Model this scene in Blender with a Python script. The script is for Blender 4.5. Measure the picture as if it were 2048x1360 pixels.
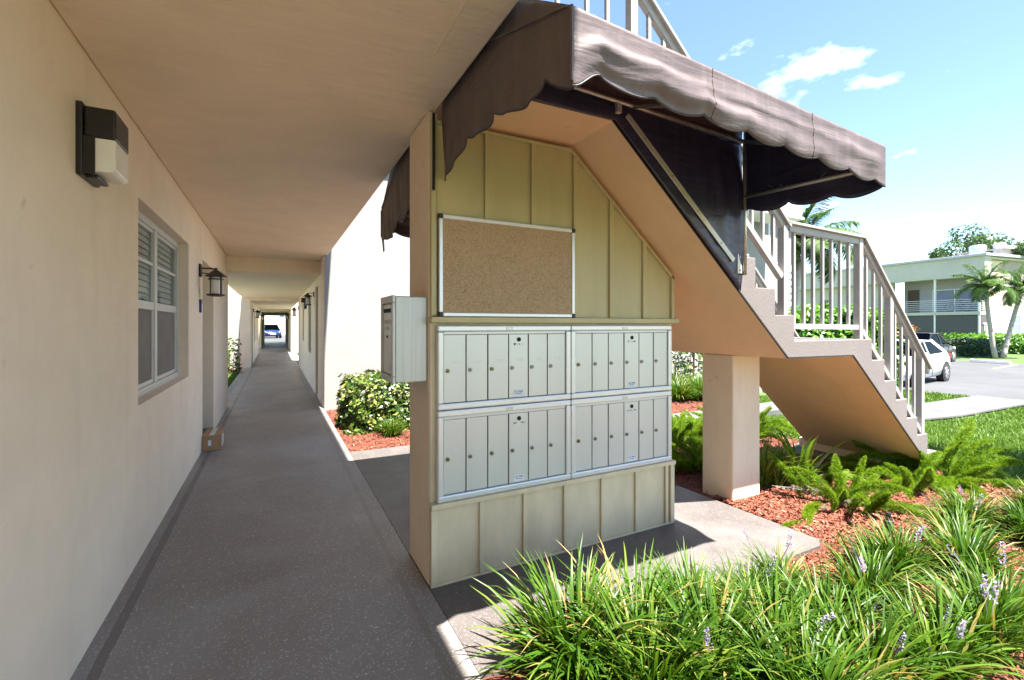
import bpy, bmesh, math, random
import numpy as np
from mathutils import Vector, Matrix
R = math.radians
random.seed(7); rng = np.random.default_rng(7)
for o in list(bpy.data.objects): bpy.data.objects.remove(o)
scene = bpy.context.scene
COL = scene.collection

# ------------------------------------------------------------------ camera, sky, sun, exposure
SUN_DIR = Vector((0.06, -0.42, 1.0)).normalized()          # towards the sun
cam = bpy.data.cameras.new('camera'); camo = bpy.data.objects.new('camera', cam); COL.objects.link(camo)
cam.sensor_width = 36; cam.lens = 36*917/2048; cam.shift_y = -30/2048
cam.clip_start = 0.05; cam.clip_end = 2000
camo.location = (0, 0, 1.4)
camo.rotation_euler = (R(90), 0, -math.atan2(474, 917))
scene.camera = camo

world = bpy.data.worlds.new('World'); scene.world = world; world.use_nodes = True
wn, wl = world.node_tree.nodes, world.node_tree.links; wn.clear()
sky = wn.new('ShaderNodeTexSky'); sky.sky_type = 'NISHITA'; sky.sun_disc = False
sky.sun_elevation = math.asin(SUN_DIR.z); sky.sun_rotation = math.atan2(SUN_DIR.x, SUN_DIR.y)
sky.air_density = 1.0; sky.dust_density = 0.15; sky.ozone_density = 2.6
tc = wn.new('ShaderNodeTexCoord'); mp = wn.new('ShaderNodeMapping'); mp.inputs['Scale'].default_value = (1, 1, 2.2)
nz = wn.new('ShaderNodeTexNoise'); nz.inputs['Scale'].default_value = 5.5; nz.inputs['Detail'].default_value = 7; nz.inputs['Roughness'].default_value = .55
cr = wn.new('ShaderNodeValToRGB'); cr.color_ramp.elements[0].position = .60; cr.color_ramp.elements[1].position = .80
cr.color_ramp.elements[1].color = (.8, .8, .8, 1)
mixc = wn.new('ShaderNodeMix'); mixc.data_type = 'RGBA'; mixc.inputs['B'].default_value = (9.5, 9.6, 9.8, 1)
bg = wn.new('ShaderNodeBackground'); bg.inputs['Strength'].default_value = 0.05
wo = wn.new('ShaderNodeOutputWorld')
wl.new(tc.outputs['Generated'], mp.inputs['Vector']); wl.new(mp.outputs['Vector'], nz.inputs['Vector'])
wl.new(nz.outputs['Fac'], cr.inputs['Fac']); wl.new(cr.outputs['Color'], mixc.inputs['Factor'])
wl.new(sky.outputs['Color'], mixc.inputs['A']); wl.new(mixc.outputs['Result'], bg.inputs['Color'])
wl.new(bg.outputs['Background'], wo.inputs['Surface'])

sl = bpy.data.lights.new('sun', 'SUN'); sl.energy = 3.5; sl.angle = R(.5); sl.color = (1, .95, .87)
so = bpy.data.objects.new('sun', sl); COL.objects.link(so); so.location = (3, -8, 20)
so.rotation_euler = (-SUN_DIR).to_track_quat('-Z', 'Y').to_euler()
scene.view_settings.view_transform = 'Standard'; scene.view_settings.look = 'None'
scene.view_settings.gamma = 1; scene.view_settings.use_curve_mapping = False
scene.view_settings.exposure = 2.95
scene.render.engine = 'CYCLES'
scene.cycles.max_bounces = 10; scene.cycles.diffuse_bounces = 6; scene.cycles.transparent_max_bounces = 16

# ------------------------------------------------------------------ mesh helpers
def lin(c): return tuple(((x/255)/12.92 if x/255 <= .04045 else ((x/255+.055)/1.055)**2.4) for x in c)
WLOC = {}
def wloc(o): return WLOC.get(o.name, Vector((0, 0, 0))) if o else Vector((0, 0, 0))
def link(o, parent=None):
    COL.objects.link(o)
    if parent is not None: o.parent = parent
    WLOC[o.name] = wloc(parent).copy()
    return o
def setp(o, label=None, cat=None, group=None, kind=None):
    if label: o['label'] = label
    if cat: o['category'] = cat
    if group: o['group'] = group
    if kind: o['kind'] = kind
    return o
def thing(name, label, cat, loc=(0, 0, 0), group=None):
    o = bpy.data.objects.new(name, None); o.empty_display_size = .1
    link(o); o.location = loc; WLOC[o.name] = Vector(loc)
    return setp(o, label, cat, group)
class MB:
    """collects plain geometry in world coordinates; build() links it as one mesh object"""
    def __init__(s): s.v = []; s.f = []; s.m = []; s.cur = 0
    def add(s, vs, fs):
        n = len(s.v); s.v += [tuple(p) for p in vs]; s.f += [tuple(i+n for i in f) for f in fs]; s.m += [s.cur]*len(fs); return s
    def box(s, x0, x1, y0, y1, z0, z1):
        return s.add([(x0,y0,z0),(x1,y0,z0),(x1,y1,z0),(x0,y1,z0),(x0,y0,z1),(x1,y0,z1),(x1,y1,z1),(x0,y1,z1)],
                     [(0,3,2,1),(4,5,6,7),(0,1,5,4),(1,2,6,5),(2,3,7,6),(3,0,4,7)])
    def bar(s, p, q, w, h, up=(0, 0, 1)):
        p, q = Vector(p), Vector(q); d = (q-p).normalized(); u = Vector(up)
        a = d.cross(u)
        if a.length < 1e-4: a = d.cross(Vector((0, 1, 0)))
        a.normalize(); b = a.cross(d).normalized()
        vs = [c + a*(w/2*i) + b*(h/2*j) for c in (p, q) for i, j in ((-1,-1),(1,-1),(1,1),(-1,1))]
        return s.add(vs, [(0,1,2,3),(7,6,5,4),(0,4,5,1),(1,5,6,2),(2,6,7,3),(3,7,4,0)])
    def tube(s, pts, r, seg=8, cap=True):
        pts = [Vector(p) for p in pts]; n = len(pts); rs = r if isinstance(r, (list, tuple)) else [r]*n
        vs = []
        for i, p in enumerate(pts):
            d = (pts[min(i+1, n-1)]-pts[max(i-1, 0)]).normalized()
            a = d.cross(Vector((0, 0, 1)));  a = a if a.length > 1e-3 else d.cross(Vector((0, 1, 0)))
            a.normalize(); b = d.cross(a).normalized()
            vs += [p + (a*math.cos(2*math.pi*k/seg) + b*math.sin(2*math.pi*k/seg))*rs[i] for k in range(seg)]
        fs = [(i*seg+k, i*seg+(k+1) % seg, (i+1)*seg+(k+1) % seg, (i+1)*seg+k) for i in range(n-1) for k in range(seg)]
        if cap: fs += [tuple(range(seg))[::-1], tuple((n-1)*seg+k for k in range(seg))]
        return s.add(vs, fs)
    def lathe(s, c, prof, seg=16, axis='z'):
        vs = []
        for r, h in prof:
            for k in range(seg):
                a = 2*math.pi*k/seg; x, y = r*math.cos(a), r*math.sin(a)
                d = {'z': (x, y, h), 'y': (x, h, y), 'x': (h, x, y)}[axis]
                vs.append((c[0]+d[0], c[1]+d[1], c[2]+d[2]))
        n = len(prof)
        fs = [(i*seg+k, i*seg+(k+1) % seg, (i+1)*seg+(k+1) % seg, (i+1)*seg+k) for i in range(n-1) for k in range(seg)]
        fs += [tuple(range(seg))[::-1], tuple((n-1)*seg+k for k in range(seg))]
        return s.add(vs, fs)
    def prism(s, poly, axis, a, b):
        n = len(poly)
        def P(u, v, t): return {'y': (u, t, v), 'x': (t, u, v), 'z': (u, v, t)}[axis]
        vs = [P(u, v, a) for u, v in poly] + [P(u, v, b) for u, v in poly]
        fs = [tuple(range(n))[::-1], tuple(range(n, 2*n))] + [(i, (i+1) % n, n+(i+1) % n, n+i) for i in range(n)]
        return s.add(vs, fs)
    def grid(s, fn, nu, nv):
        vs = [fn(i/nu, j/nv) for i in range(nu+1) for j in range(nv+1)]
        fs = [(i*(nv+1)+j, (i+1)*(nv+1)+j, (i+1)*(nv+1)+j+1, i*(nv+1)+j+1) for i in range(nu) for j in range(nv)]
        return s.add(vs, fs)
    def build(s, name, mats, parent=None, label=None, bev=0, smooth=False, solid=0, fixn=True, seg=2):
        w = wloc(parent)
        me = bpy.data.meshes.new(name)
        me.from_pydata([(p[0]-w.x, p[1]-w.y, p[2]-w.z) for p in s.v], [], s.f)
        mats = mats if isinstance(mats, (list, tuple)) else [mats]
        for m in mats: me.materials.append(m)
        if max(s.m, default=0) > 0: me.polygons.foreach_set('material_index', s.m)
        if fixn:
            bm = bmesh.new(); bm.from_mesh(me); bmesh.ops.recalc_face_normals(bm, faces=bm.faces); bm.to_mesh(me); bm.free()
        if smooth: me.polygons.foreach_set('use_smooth', [True]*len(me.polygons))
        o = bpy.data.objects.new(name, me); link(o, parent)
        if label: o['label'] = label
        if solid:
            md = o.modifiers.new('thickness', 'SOLIDIFY'); md.thickness = solid; md.offset = 0
        if bev:
            md = o.modifiers.new('edge', 'BEVEL'); md.width = bev; md.segments = seg; md.limit_method = 'ANGLE'; md.angle_limit = R(35)
        return o
def npmesh(name, V, F, mat, tint=None, parent=None, smooth=False):
    """fast mesh from numpy arrays; F is (n,3) or (n,4); tint a per-vertex float"""
    me = bpy.data.meshes.new(name); k = F.shape[1]
    me.vertices.add(len(V)); me.vertices.foreach_set('co', np.asarray(V, np.float32).ravel())
    me.loops.add(F.size); me.loops.foreach_set('vertex_index', F.astype(np.int32).ravel())
    me.polygons.add(len(F)); me.polygons.foreach_set('loop_start', np.arange(0, F.size, k, dtype=np.int32))
    if tint is not None:
        a = me.attributes.new('tint', 'FLOAT', 'POINT'); a.data.foreach_set('value', np.asarray(tint, np.float32))
    for m in (mat if isinstance(mat, (list, tuple)) else [mat]): me.materials.append(m)
    me.update(calc_edges=True); me.validate()
    if smooth: me.polygons.foreach_set('use_smooth', np.ones(len(F), dtype=bool))
    return me
def inst(name, me, parent=None, loc=(0, 0, 0), rot=(0, 0, 0), sc=1, label=None, cat=None, group=None, kind=None):
    o = bpy.data.objects.new(name, me); link(o, parent)
    o.location = loc; o.rotation_euler = rot; o.scale = (sc,)*3 if not hasattr(sc, '__len__') else sc
    if parent is None: WLOC[o.name] = Vector(loc)
    return setp(o, label, cat, group, kind)
def copy_tree(o, parent=None):
    c = o.copy(); COL.objects.link(c); c.parent = parent
    for ch in list(o.children): copy_tree(ch, c)
    return c
def text_mesh(name, txt, size, mat, parent, origin, xdir, ydir, align='CENTER', depth=.0006):
    cu = bpy.data.curves.new(name, 'FONT'); cu.body = txt; cu.size = size; cu.extrude = depth; cu.align_x = align
    cu.resolution_u = 2
    to = bpy.data.objects.new(name, cu); COL.objects.link(to)
    dg = bpy.context.evaluated_depsgraph_get(); me = bpy.data.meshes.new_from_object(to.evaluated_get(dg))
    bpy.data.objects.remove(to)
    x = Vector(xdir).normalized(); y = Vector(ydir).normalized(); z = x.cross(y)
    M = Matrix((x, y, z)).transposed().to_4x4(); M.translation = Vector(origin) - wloc(parent)
    me.transform(M); me.materials.clear(); me.materials.append(mat); me.name = name
    o = bpy.data.objects.new(name, me); link(o, parent); return o

# ------------------------------------------------------------------ materials
def newmat(name):
    m = bpy.data.materials.new(name); m.use_nodes = True
    nt = m.node_tree; b = nt.nodes['Principled BSDF']; return m, nt.nodes, nt.links, b
def coord(n, l, scale=(1, 1, 1)):
    t = n.new('ShaderNodeTexCoord'); mp = n.new('ShaderNodeMapping'); mp.inputs['Scale'].default_value = scale
    l.new(t.outputs['Object'], mp.inputs['Vector']); return mp.outputs['Vector']
def noise(n, l, v, scale, detail=4, rough=.55, dist=0):
    t = n.new('ShaderNodeTexNoise'); t.inputs['Scale'].default_value = scale; t.inputs['Detail'].default_value = detail
    t.inputs['Roughness'].default_value = rough; t.inputs['Distortion'].default_value = dist
    l.new(v, t.inputs['Vector']); return t.outputs['Fac']
def ramp(n, l, f, stops):
    r = n.new('ShaderNodeValToRGB'); e = r.color_ramp.elements
    while len(e) < len(stops): e.new(.5)
    for el, (p, c) in zip(e, stops): el.position = p; el.color = (*c, 1) if len(c) == 3 else c
    l.new(f, r.inputs['Fac']); return r.outputs['Color']
def mixcol(n, l, f, a, b, mode='MIX'):
    m = n.new('ShaderNodeMix'); m.data_type = 'RGBA'; m.blend_type = mode
    for s, x in (('Factor', f), ('A', a), ('B', b)):
        if isinstance(x, (int, float)): m.inputs[s].default_value = x
        elif isinstance(x, tuple): m.inputs[s].default_value = (*x, 1) if len(x) == 3 else x
        else: l.new(x, m.inputs[s])
    return m.outputs['Result']
def bump(n, l, b, h, strength, dist=.01):
    t = n.new('ShaderNodeBump'); t.inputs['Strength'].default_value = strength; t.inputs['Distance'].default_value = dist
    l.new(h, t.inputs['Height'])
    if b.inputs['Normal'].links: l.new(b.inputs['Normal'].links[0].from_socket, t.inputs['Normal'])
    l.new(t.outputs['Normal'], b.inputs['Normal'])
def mathn(n, l, op, a, b=None):
    m = n.new('ShaderNodeMath'); m.operation = op
    for i, x in enumerate((a, b)):
        if x is None: continue
        if isinstance(x, (int, float)): m.inputs[i].default_value = x
        else: l.new(x, m.inputs[i])
    return m.outputs[0]
def simple(name, col, rough=.5, metal=0, var=.12, vs=6, bs=0, bstr=.2, bd=.002, scale=(1, 1, 1), spec=.5):
    m, n, l, b = newmat(name); v = coord(n, l, scale)
    f = noise(n, l, v, vs, 5)
    lo = tuple(c*(1-var) for c in col); hi = tuple(min(1, c*(1+var)) for c in col)
    l.new(ramp(n, l, f, [(.3, lo), (.7, hi)]), b.inputs['Base Color'])
    b.inputs['Roughness'].default_value = rough; b.inputs['Metallic'].default_value = metal; b.inputs['Specular IOR Level'].default_value = spec
    if bs: bump(n, l, b, noise(n, l, v, bs, 5), bstr, bd)
    return m
def stucco(name, col, stain=(.5, .4, .3), amt=.25, bs=48, bstr=.5, brush=False, spots=True):
    m, n, l, b = newmat(name); v = coord(n, l)
    big = noise(n, l, v, .9, 6, .6, .4); c1 = ramp(n, l, big, [(.3, tuple(c*.93 for c in col)), (.7, tuple(min(1, c*1.04) for c in col))])
    vert = noise(n, l, coord(n, l, (2.5, 2.5, .35)), 2.2, 6, .65, .3)
    c2 = mixcol(n, l, mathn(n, l, 'MULTIPLY', ramp(n, l, vert, [(.55, (0, 0, 0)), (.8, (1, 1, 1))]), amt), c1, stain, 'MULTIPLY')
    if spots:
        sp = noise(n, l, v, 9, 3, .5); md = noise(n, l, v, 3.2, 7, .7, .5); c2 = mixcol(n, l, ramp(n, l, md, [(.35, (.35,)*3), (.62, (0, 0, 0))]), c2, tuple(c*.80 for c in col)); c2 = mixcol(n, l, ramp(n, l, sp, [(.72, (0, 0, 0)), (.78, (.45, .45, .45))]), c2, tuple(c*.62 for c in col))
    l.new(c2, b.inputs['Base Color']); b.inputs['Roughness'].default_value = .8; b.inputs['Specular IOR Level'].default_value = .25
    bv = coord(n, l, (.15, 1, 1)) if brush else v
    bump(n, l, b, noise(n, l, v, bs, 4), bstr, .003)
    bump(n, l, b, noise(n, l, coord(n, l, (1, 5, 1)) if brush else v, 3.2, 4), .45 if brush else .25, .02)
    return m
M = {}
M['wall'] = stucco('wall_stucco', (.83, .71, .575), amt=.2)
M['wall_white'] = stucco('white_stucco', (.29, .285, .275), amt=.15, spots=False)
M['ceiling'] = stucco('ceiling_stucco', (.86, .72, .56), amt=.0, bs=45, bstr=.3, brush=True)
M['soffit'] = stucco('soffit_stucco', (.85, .60, .38), amt=.15, bs=90, bstr=.12)
M['post'] = stucco('post_stucco', (.78, .64, .49), amt=.2, bs=70)
M['stair_gray'] = stucco('stair_paint', (.172, .153, .148), stain=(.6, .6, .6), amt=.5, bs=50, bstr=.7)
M['olive'] = simple('olive_siding', (.50, .445, .245), .55, var=.09, vs=2.0, bs=70, bstr=.12, scale=(3, 3, .7))
M['taupe'] = simple('taupe_siding', (.60, .51, .34), .55, var=.18, vs=2.4, bs=70, bstr=.12, scale=(2, 2, .9))
M['alu'] = simple('mailbox_aluminium', (.60, .61, .60), .36, .35, var=.05, vs=3, bs=180, bstr=.05, bd=.001, scale=(1, 1, .06))
M['alu_frame'] = simple('frame_aluminium', (.70, .71, .72), .34, .45, var=.04, vs=5)
M['tube'] = simple('galvanised_tube', (.50, .50, .48), .35, .7, var=.2, vs=20)
M['bar'] = simple('awning_bar', (.62, .61, .53), .45, .3, var=.1, vs=10)
M['rail'] = simple('railing_paint', (.34, .33, .32), .42, .1, var=.1, vs=8, bs=60, bstr=.1)
M['black'] = simple('black_metal', (.012, .011, .012), .38, var=.3, vs=12, bs=40, bstr=.1)
M['blackplastic'] = simple('black_plastic', (.02, .02, .022), .5)
M['dark'] = simple('dark_gap', (.015, .013, .012), .9, var=.3)
M['white'] = simple('white_paint', (.75, .75, .73), .4, var=.05)
M['brass'] = simple('lock_brass', (.30, .25, .15), .35, .9, var=.4, vs=120)
M['steel'] = simple('lock_steel', (.35, .34, .32), .3, .9, var=.3, vs=120)
M['door'] = simple('door_paint', (.36, .34, .24), .45, var=.06, vs=4)
M['screen'] = simple('insect_screen', (.17, .155, .14), .75, var=.25, vs=2.2)
M['slat'] = simple('blind_slat', (.72, .70, .63), .5, var=.05, vs=5)
M['drop'] = simple('drop_box_metal', (.50, .505, .49), .4, .35, var=.10, vs=9, scale=(9, 9, .12))
M['cardboard'] = simple('cardboard', (.36, .22, .12), .8, var=.12, vs=14, bs=60, bstr=.08)
M['paper'] = simple('paper_label', (.70, .74, .80), .6, var=.06, vs=60)
M['ink'] = simple('ink', (.06, .06, .07), .7)
M['faint'] = simple('worn_print', (.68, .69, .68), .5, .2, var=.15, vs=200)
M['concrete'] = simple('concrete_path', (.10, .1, .099), .85, var=.16, vs=3.5, bs=55, bstr=.3, bd=.004)
M['kerb'] = simple('kerb_concrete', (.30, .285, .26), .85, var=.16, vs=3.5, bs=55, bstr=.3, bd=.004)
M['asphalt'] = simple('asphalt', (.072, .073, .077), .9, var=.16, vs=.8, bs=30, bstr=.3, bd=.006)
M['yellow'] = simple('yellow_paint', (.62, .46, .10), .7, var=.2, vs=12)
M['trunk'] = simple('palm_trunk', (.33, .30, .27), .85, var=.3, vs=5, bs=12, bstr=.8, bd=.02, scale=(1, 1, 3))
M['bark'] = simple('bark', (.12, .085, .06), .9, var=.3, vs=9, bs=20, bstr=.7, bd=.01)
M['rubber'] = simple('tyre_rubber', (.02, .02, .02), .8)
M['rim'] = simple('wheel_rim', (.55, .56, .58), .3, .8, var=.08)
M['carwhite'] = simple('white_car_paint', (.78, .79, .80), .18, var=.01)
M['cardark'] = simple('dark_car_paint', (.02, .021, .025), .2, var=.02)
M['carblue'] = simple('navy_car_paint', (.012, .025, .085), .18, var=.02)
M['tail'] = simple('tail_light', (.45, .02, .02), .2)
M['lamp'] = simple('head_light', (.75, .77, .8), .12)
M['frost'] = simple('frosted_diffuser', (.80, .78, .74), .28, var=.04, vs=14)
M['shade_dark'] = simple('dark_shutter', (.085, .08, .085), .6, var=.05)
M['porch'] = simple('porch_wall', (.40, .39, .40), .8, var=.05)
M['bluegray'] = simple('blue_gray_window', (.16, .20, .30), .3, var=.1)
M['parapet'] = stucco('parapet_stucco', (.52, .50, .44), amt=.1, spots=False)
M['pinkwall'] = stucco('far_wall_stucco', (.40, .35, .31), amt=.1, spots=False)
M['roofgray'] = simple('roof_edge', (.42, .45, .50), .5)
M['bluetag'] = simple('blue_sign', (.03, .03, .16), .5)

def glassmat(name, tint=(.9, .95, .97), base=.015):
    m, n, l, b = newmat(name); out = n['Material Output']
    tr = n.new('ShaderNodeBsdfTransparent'); tr.inputs['Color'].default_value = (*tint, 1)
    gl = n.new('ShaderNodeBsdfGlossy'); gl.inputs['Roughness'].default_value = .015
    fr = n.new('ShaderNodeFresnel'); fr.inputs['IOR'].default_value = 1.22
    f = mathn(n, l, 'ADD', mathn(n, l, 'MULTIPLY', fr.outputs[0], .5), base); mx = n.new('ShaderNodeMixShader')
    l.new(f, mx.inputs[0]); l.new(tr.outputs[0], mx.inputs[1]); l.new(gl.outputs[0], mx.inputs[2]); l.new(mx.outputs[0], out.inputs['Surface'])
    n.remove(b); return m
M['glass'] = glassmat('window_glass'); M['sash'] = simple('sash_aluminium', (.55, .55, .53), .4, .3, var=.05); M['carglass'] = glassmat('car_glass', (.04, .045, .05), .0)

def floor_mat(name='speckled_floor', k=1.0):
    m, n, l, b = newmat(name); v = coord(n, l)
    big = noise(n, l, v, .8, 6, .6, .6); mid = noise(n, l, v, 5, 5, .6)
    base = ramp(n, l, big, [(.32, (.175, .150, .143)), (.52, (.235, .212, .204)), (.70, (.36, .35, .343))])
    base = mixcol(n, l, .35, base, ramp(n, l, mid, [(.3, (.14, .128, .125)), (.7, (.27, .255, .25))]))
    # flecks: small chips of several sizes
    for sc, th, amt in ((105, .30, .5), (62, .24, .65), (33, .14, .75)):
        vo = n.new('ShaderNodeTexVoronoi'); vo.inputs['Scale'].default_value = sc; l.new(v, vo.inputs['Vector'])
        d = mathn(n, l, 'ADD', vo.outputs['Distance'], mathn(n, l, 'MULTIPLY', mathn(n, l, 'SUBTRACT', noise(n, l, v, sc*2, 2), .5), .25))
        s = n.new('ShaderNodeSeparateColor'); l.new(vo.outputs['Color'], s.inputs[0])
        f = mathn(n, l, 'MULTIPLY', mathn(n, l, 'LESS_THAN', d, th), mathn(n, l, 'GREATER_THAN', s.outputs[0], mathn(n, l, 'ADD', .12, mathn(n, l, 'MULTIPLY', big, .6))))
        base = mixcol(n, l, mathn(n, l, 'MULTIPLY', f, amt), base, ramp(n, l, s.outputs[1], [(.2, (.33, .30, .27)), (.8, (.60, .57, .51))]))
    # painted line along the wall and worn borders
    sep = n.new('ShaderNodeSeparateXYZ'); l.new(v, sep.inputs[0])
    wob = mathn(n, l, 'MULTIPLY', mathn(n, l, 'SUBTRACT', noise(n, l, v, 7, 2), .5), .012)
    x = mathn(n, l, 'ADD', sep.outputs[0], wob)
    st = mathn(n, l, 'MULTIPLY', mathn(n, l, 'GREATER_THAN', x, -.665), mathn(n, l, 'LESS_THAN', x, -.622))
    base = mixcol(n, l, mathn(n, l, 'MULTIPLY', st, .8), base, (.135, .112, .108))
    st2 = mathn(n, l, 'MULTIPLY', mathn(n, l, 'GREATER_THAN', x, .60), mathn(n, l, 'LESS_THAN', x, .635))
    base = mixcol(n, l, mathn(n, l, 'MULTIPLY', st2, .4), base, (.15, .13, .125))
    # hairline cracks and scuffs
    sc = ramp(n, l, noise(n, l, coord(n, l, (1, 3.5, 1)), 5.5, 7, .75, 1.2), [(.66, (0, 0, 0)), (.78, (.5, .5, .5))])
    base = mixcol(n, l, sc, base, (.09, .082, .08))
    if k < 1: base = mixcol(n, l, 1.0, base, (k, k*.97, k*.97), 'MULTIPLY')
    l.new(base, b.inputs['Base Color'])
    l.new(ramp(n, l, mid, [(.3, (.42,)*3), (.7, (.62,)*3)]), b.inputs['Roughness'])
    bump(n, l, b, noise(n, l, v, 90, 3), .15, .002); bump(n, l, b, big, .15, .02)
    return m
M['floor'] = floor_mat(); M['pad'] = floor_mat('shaded_pad_floor', .47)  # pad: walkway floor with the awning's shade darkened into its colour
def mulch_mat(name, c0, c1, c2):
    m, n, l, b = newmat(name); v = coord(n, l)
    f = noise(n, l, coord(n, l, (1, .45, 1)), 60, 4, .6, .8); g = noise(n, l, v, 2.2, 5)
    c = ramp(n, l, f, [(.3, c0), (.5, c1), (.72, c2)])
    l.new(mixcol(n, l, mathn(n, l, 'MULTIPLY', g, .35), c, c0), b.inputs['Base Color']); b.inputs['Roughness'].default_value = .85
    bump(n, l, b, f, 1, .02); return m
M['mulch'] = mulch_mat('red_mulch', (.045, .012, .006), (.15, .038, .018), (.23, .070, .038))
M['lawn'] = mulch_mat('lawn_ground', (.035, .065, .010), (.07, .125, .022), (.12, .19, .035))
def chipmat():
    m, n, l, b = newmat('bark_chip'); a = n.new('ShaderNodeAttribute'); a.attribute_name = 'tint'
    l.new(ramp(n, l, a.outputs['Fac'], [(0, (.05, .013, .007)), (.45, (.175, .043, .02)), (.85, (.26, .085, .045)), (1, (.34, .21, .14))]), b.inputs['Base Color'])
    b.inputs['Roughness'].default_value = .8; return m
M['chip'] = chipmat()
def leafmat(name, stops, trans=.3, rough=.4, spec=.5):
    m, n, l, b = newmat(name); out = n['Material Output']
    a = n.new('ShaderNodeAttribute'); a.attribute_name = 'tint'; oi = n.new('ShaderNodeObjectInfo')
    f = mathn(n, l, 'ADD', a.outputs['Fac'], mathn(n, l, 'MULTIPLY', mathn(n, l, 'SUBTRACT', oi.outputs['Random'], .5), .16))
    c = ramp(n, l, f, stops); l.new(c, b.inputs['Base Color']); b.inputs['Roughness'].default_value = rough; b.inputs['Specular IOR Level'].default_value = spec
    t = n.new('ShaderNodeBsdfTranslucent'); l.new(mixcol(n, l, 1.0, c, (1.0, 1.0, .45), 'MULTIPLY'), t.inputs['Color'])
    mx = n.new('ShaderNodeMixShader'); mx.inputs[0].default_value = trans
    l.new(b.outputs[0], mx.inputs[1]); l.new(t.outputs[0], mx.inputs[2]); l.new(mx.outputs[0], out.inputs['Surface']); return m
M['blade'] = leafmat('lilyturf_leaf', [(0, (.012, .038, .004)), (.35, (.034, .095, .007)), (.7, (.08, .165, .013)), (.9, (.16, .22, .03)), (1, (.30, .22, .08))], .38, .38, .35)
M['fern'] = leafmat('foxtail_needle', [(0, (.06, .14, .007)), (.5, (.18, .31, .014)), (1, (.34, .45, .045))], .5, .5, .3)
M['fern_dead'] = leafmat('dry_foxtail_needle', [(0, (.26, .24, .22)), (1, (.48, .46, .44))], .3, .6)
M['varieg'] = leafmat('variegated_leaf', [(0, (.015, .04, .006)), (.45, (.04, .09, .012)), (.62, (.12, .17, .03)), (1, (.34, .33, .09))], .25, .3)
M['bright'] = leafmat('bright_hedge_leaf', [(0, (.03, .10, .006)), (.5, (.085, .22, .012)), (1, (.18, .34, .03))], .35, .35)
M['darkleaf'] = leafmat('dark_hedge_leaf', [(0, (.015, .04, .008)), (.6, (.04, .09, .015)), (1, (.08, .14, .03))], .25, .4)
M['palmleaf'] = leafmat('palm_leaflet', [(0, (.02, .05, .008)), (.5, (.05, .11, .015)), (1, (.12, .19, .03))], .3, .35)
M['croton'] = leafmat('croton_leaf', [(0, (.10, .03, .01)), (.5, (.33, .12, .015)), (1, (.45, .25, .03))], .3, .4)
M['grass'] = leafmat('grass_blade', [(0, (.045, .09, .012)), (.5, (.09, .175, .022)), (1, (.17, .27, .045))], .35, .5, .3)
M['flower'] = leafmat('lilac_flower', [(0, (.14, .10, .20)), (1, (.30, .25, .38))], .3, .5)
M['lily'] = leafmat('broad_leaf', [(0, (.05, .12, .012)), (.6, (.14, .25, .03)), (1, (.40, .36, .08))], .35, .35)
def canvas(name, col, rough=.42, spec=.5):
    m, n, l, b = newmat(name); v = coord(n, l)
    f = noise(n, l, v, 3, 6, .6, .5); l.new(ramp(n, l, f, [(.3, tuple(c*.85 for c in col)), (.7, tuple(c*1.12 for c in col))]), b.inputs['Base Color'])
    b.inputs['Roughness'].default_value = rough; b.inputs['Specular IOR Level'].default_value = spec
    w = n.new('ShaderNodeTexWave'); w.inputs['Scale'].default_value = 160; l.new(v, w.inputs['Vector'])
    st = noise(n, l, coord(n, l, (9, 9, .8)), 1.6, 6, .7, .4); base = b.inputs['Base Color'].links[0].from_socket
    base = mixcol(n, l, ramp(n, l, st, [(.48, (0, 0, 0)), (.75, (.5, .5, .5))]), base, tuple(min(1, c*1.7+.02) for c in col))
    l.new(mixcol(n, l, ramp(n, l, noise(n, l, v, 5, 7, .75, .6), [(.60, (0, 0, 0)), (.78, (.55, .55, .55))]), base, tuple(c*.55 for c in col)), b.inputs['Base Color'])
    cz = n.new('ShaderNodeMapping'); cz.inputs['Rotation'].default_value = (0, R(24), 0); cz.inputs['Scale'].default_value = (1.2, 1.2, 9); l.new(v, cz.inputs['Vector'])
    bump(n, l, b, noise(n, l, v, 420, 2), .2, .0012); bump(n, l, b, noise(n, l, cz.outputs['Vector'], 1.7, 4, .5, .8), .28, .03); bump(n, l, b, noise(n, l, v, 7, 4), .3, .012); return m
M['canvas'] = canvas('brown_canvas', (.112, .086, .084), .5); M['hem'] = simple('hem_binding', (.035, .032, .038), .6)
M['canvas_dark'] = canvas('navy_lining', (.030, .028, .066), .35, .6)
def corkmat():
    m, n, l, b = newmat('cork_board'); v = coord(n, l)
    f = noise(n, l, v, 130, 4, .7); g = noise(n, l, v, 2.0, 5)
    c = ramp(n, l, f, [(.3, (.24, .155, .085)), (.5, (.42, .295, .18)), (.75, (.55, .41, .26))])
    vo = n.new('ShaderNodeTexVoronoi'); vo.inputs['Scale'].default_value = 120; l.new(v, vo.inputs['Vector'])
    s = n.new('ShaderNodeSeparateColor'); l.new(vo.outputs['Color'], s.inputs[0])
    k = mathn(n, l, 'MULTIPLY', mathn(n, l, 'LESS_THAN', vo.outputs['Distance'], .28), mathn(n, l, 'GREATER_THAN', s.outputs[0], .72))
    c = mixcol(n, l, mathn(n, l, 'MULTIPLY', k, .8), c, (.06, .035, .02))
    c = mixcol(n, l, ramp(n, l, g, [(.4, (0, 0, 0)), (.7, (.35, .35, .35))]), c, (.50, .37, .23))
    l.new(c, b.inputs['Base Color']); b.inputs['Roughness'].default_value = .9; bump(n, l, b, f, .5, .004); return m
M['cork'] = corkmat()

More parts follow.
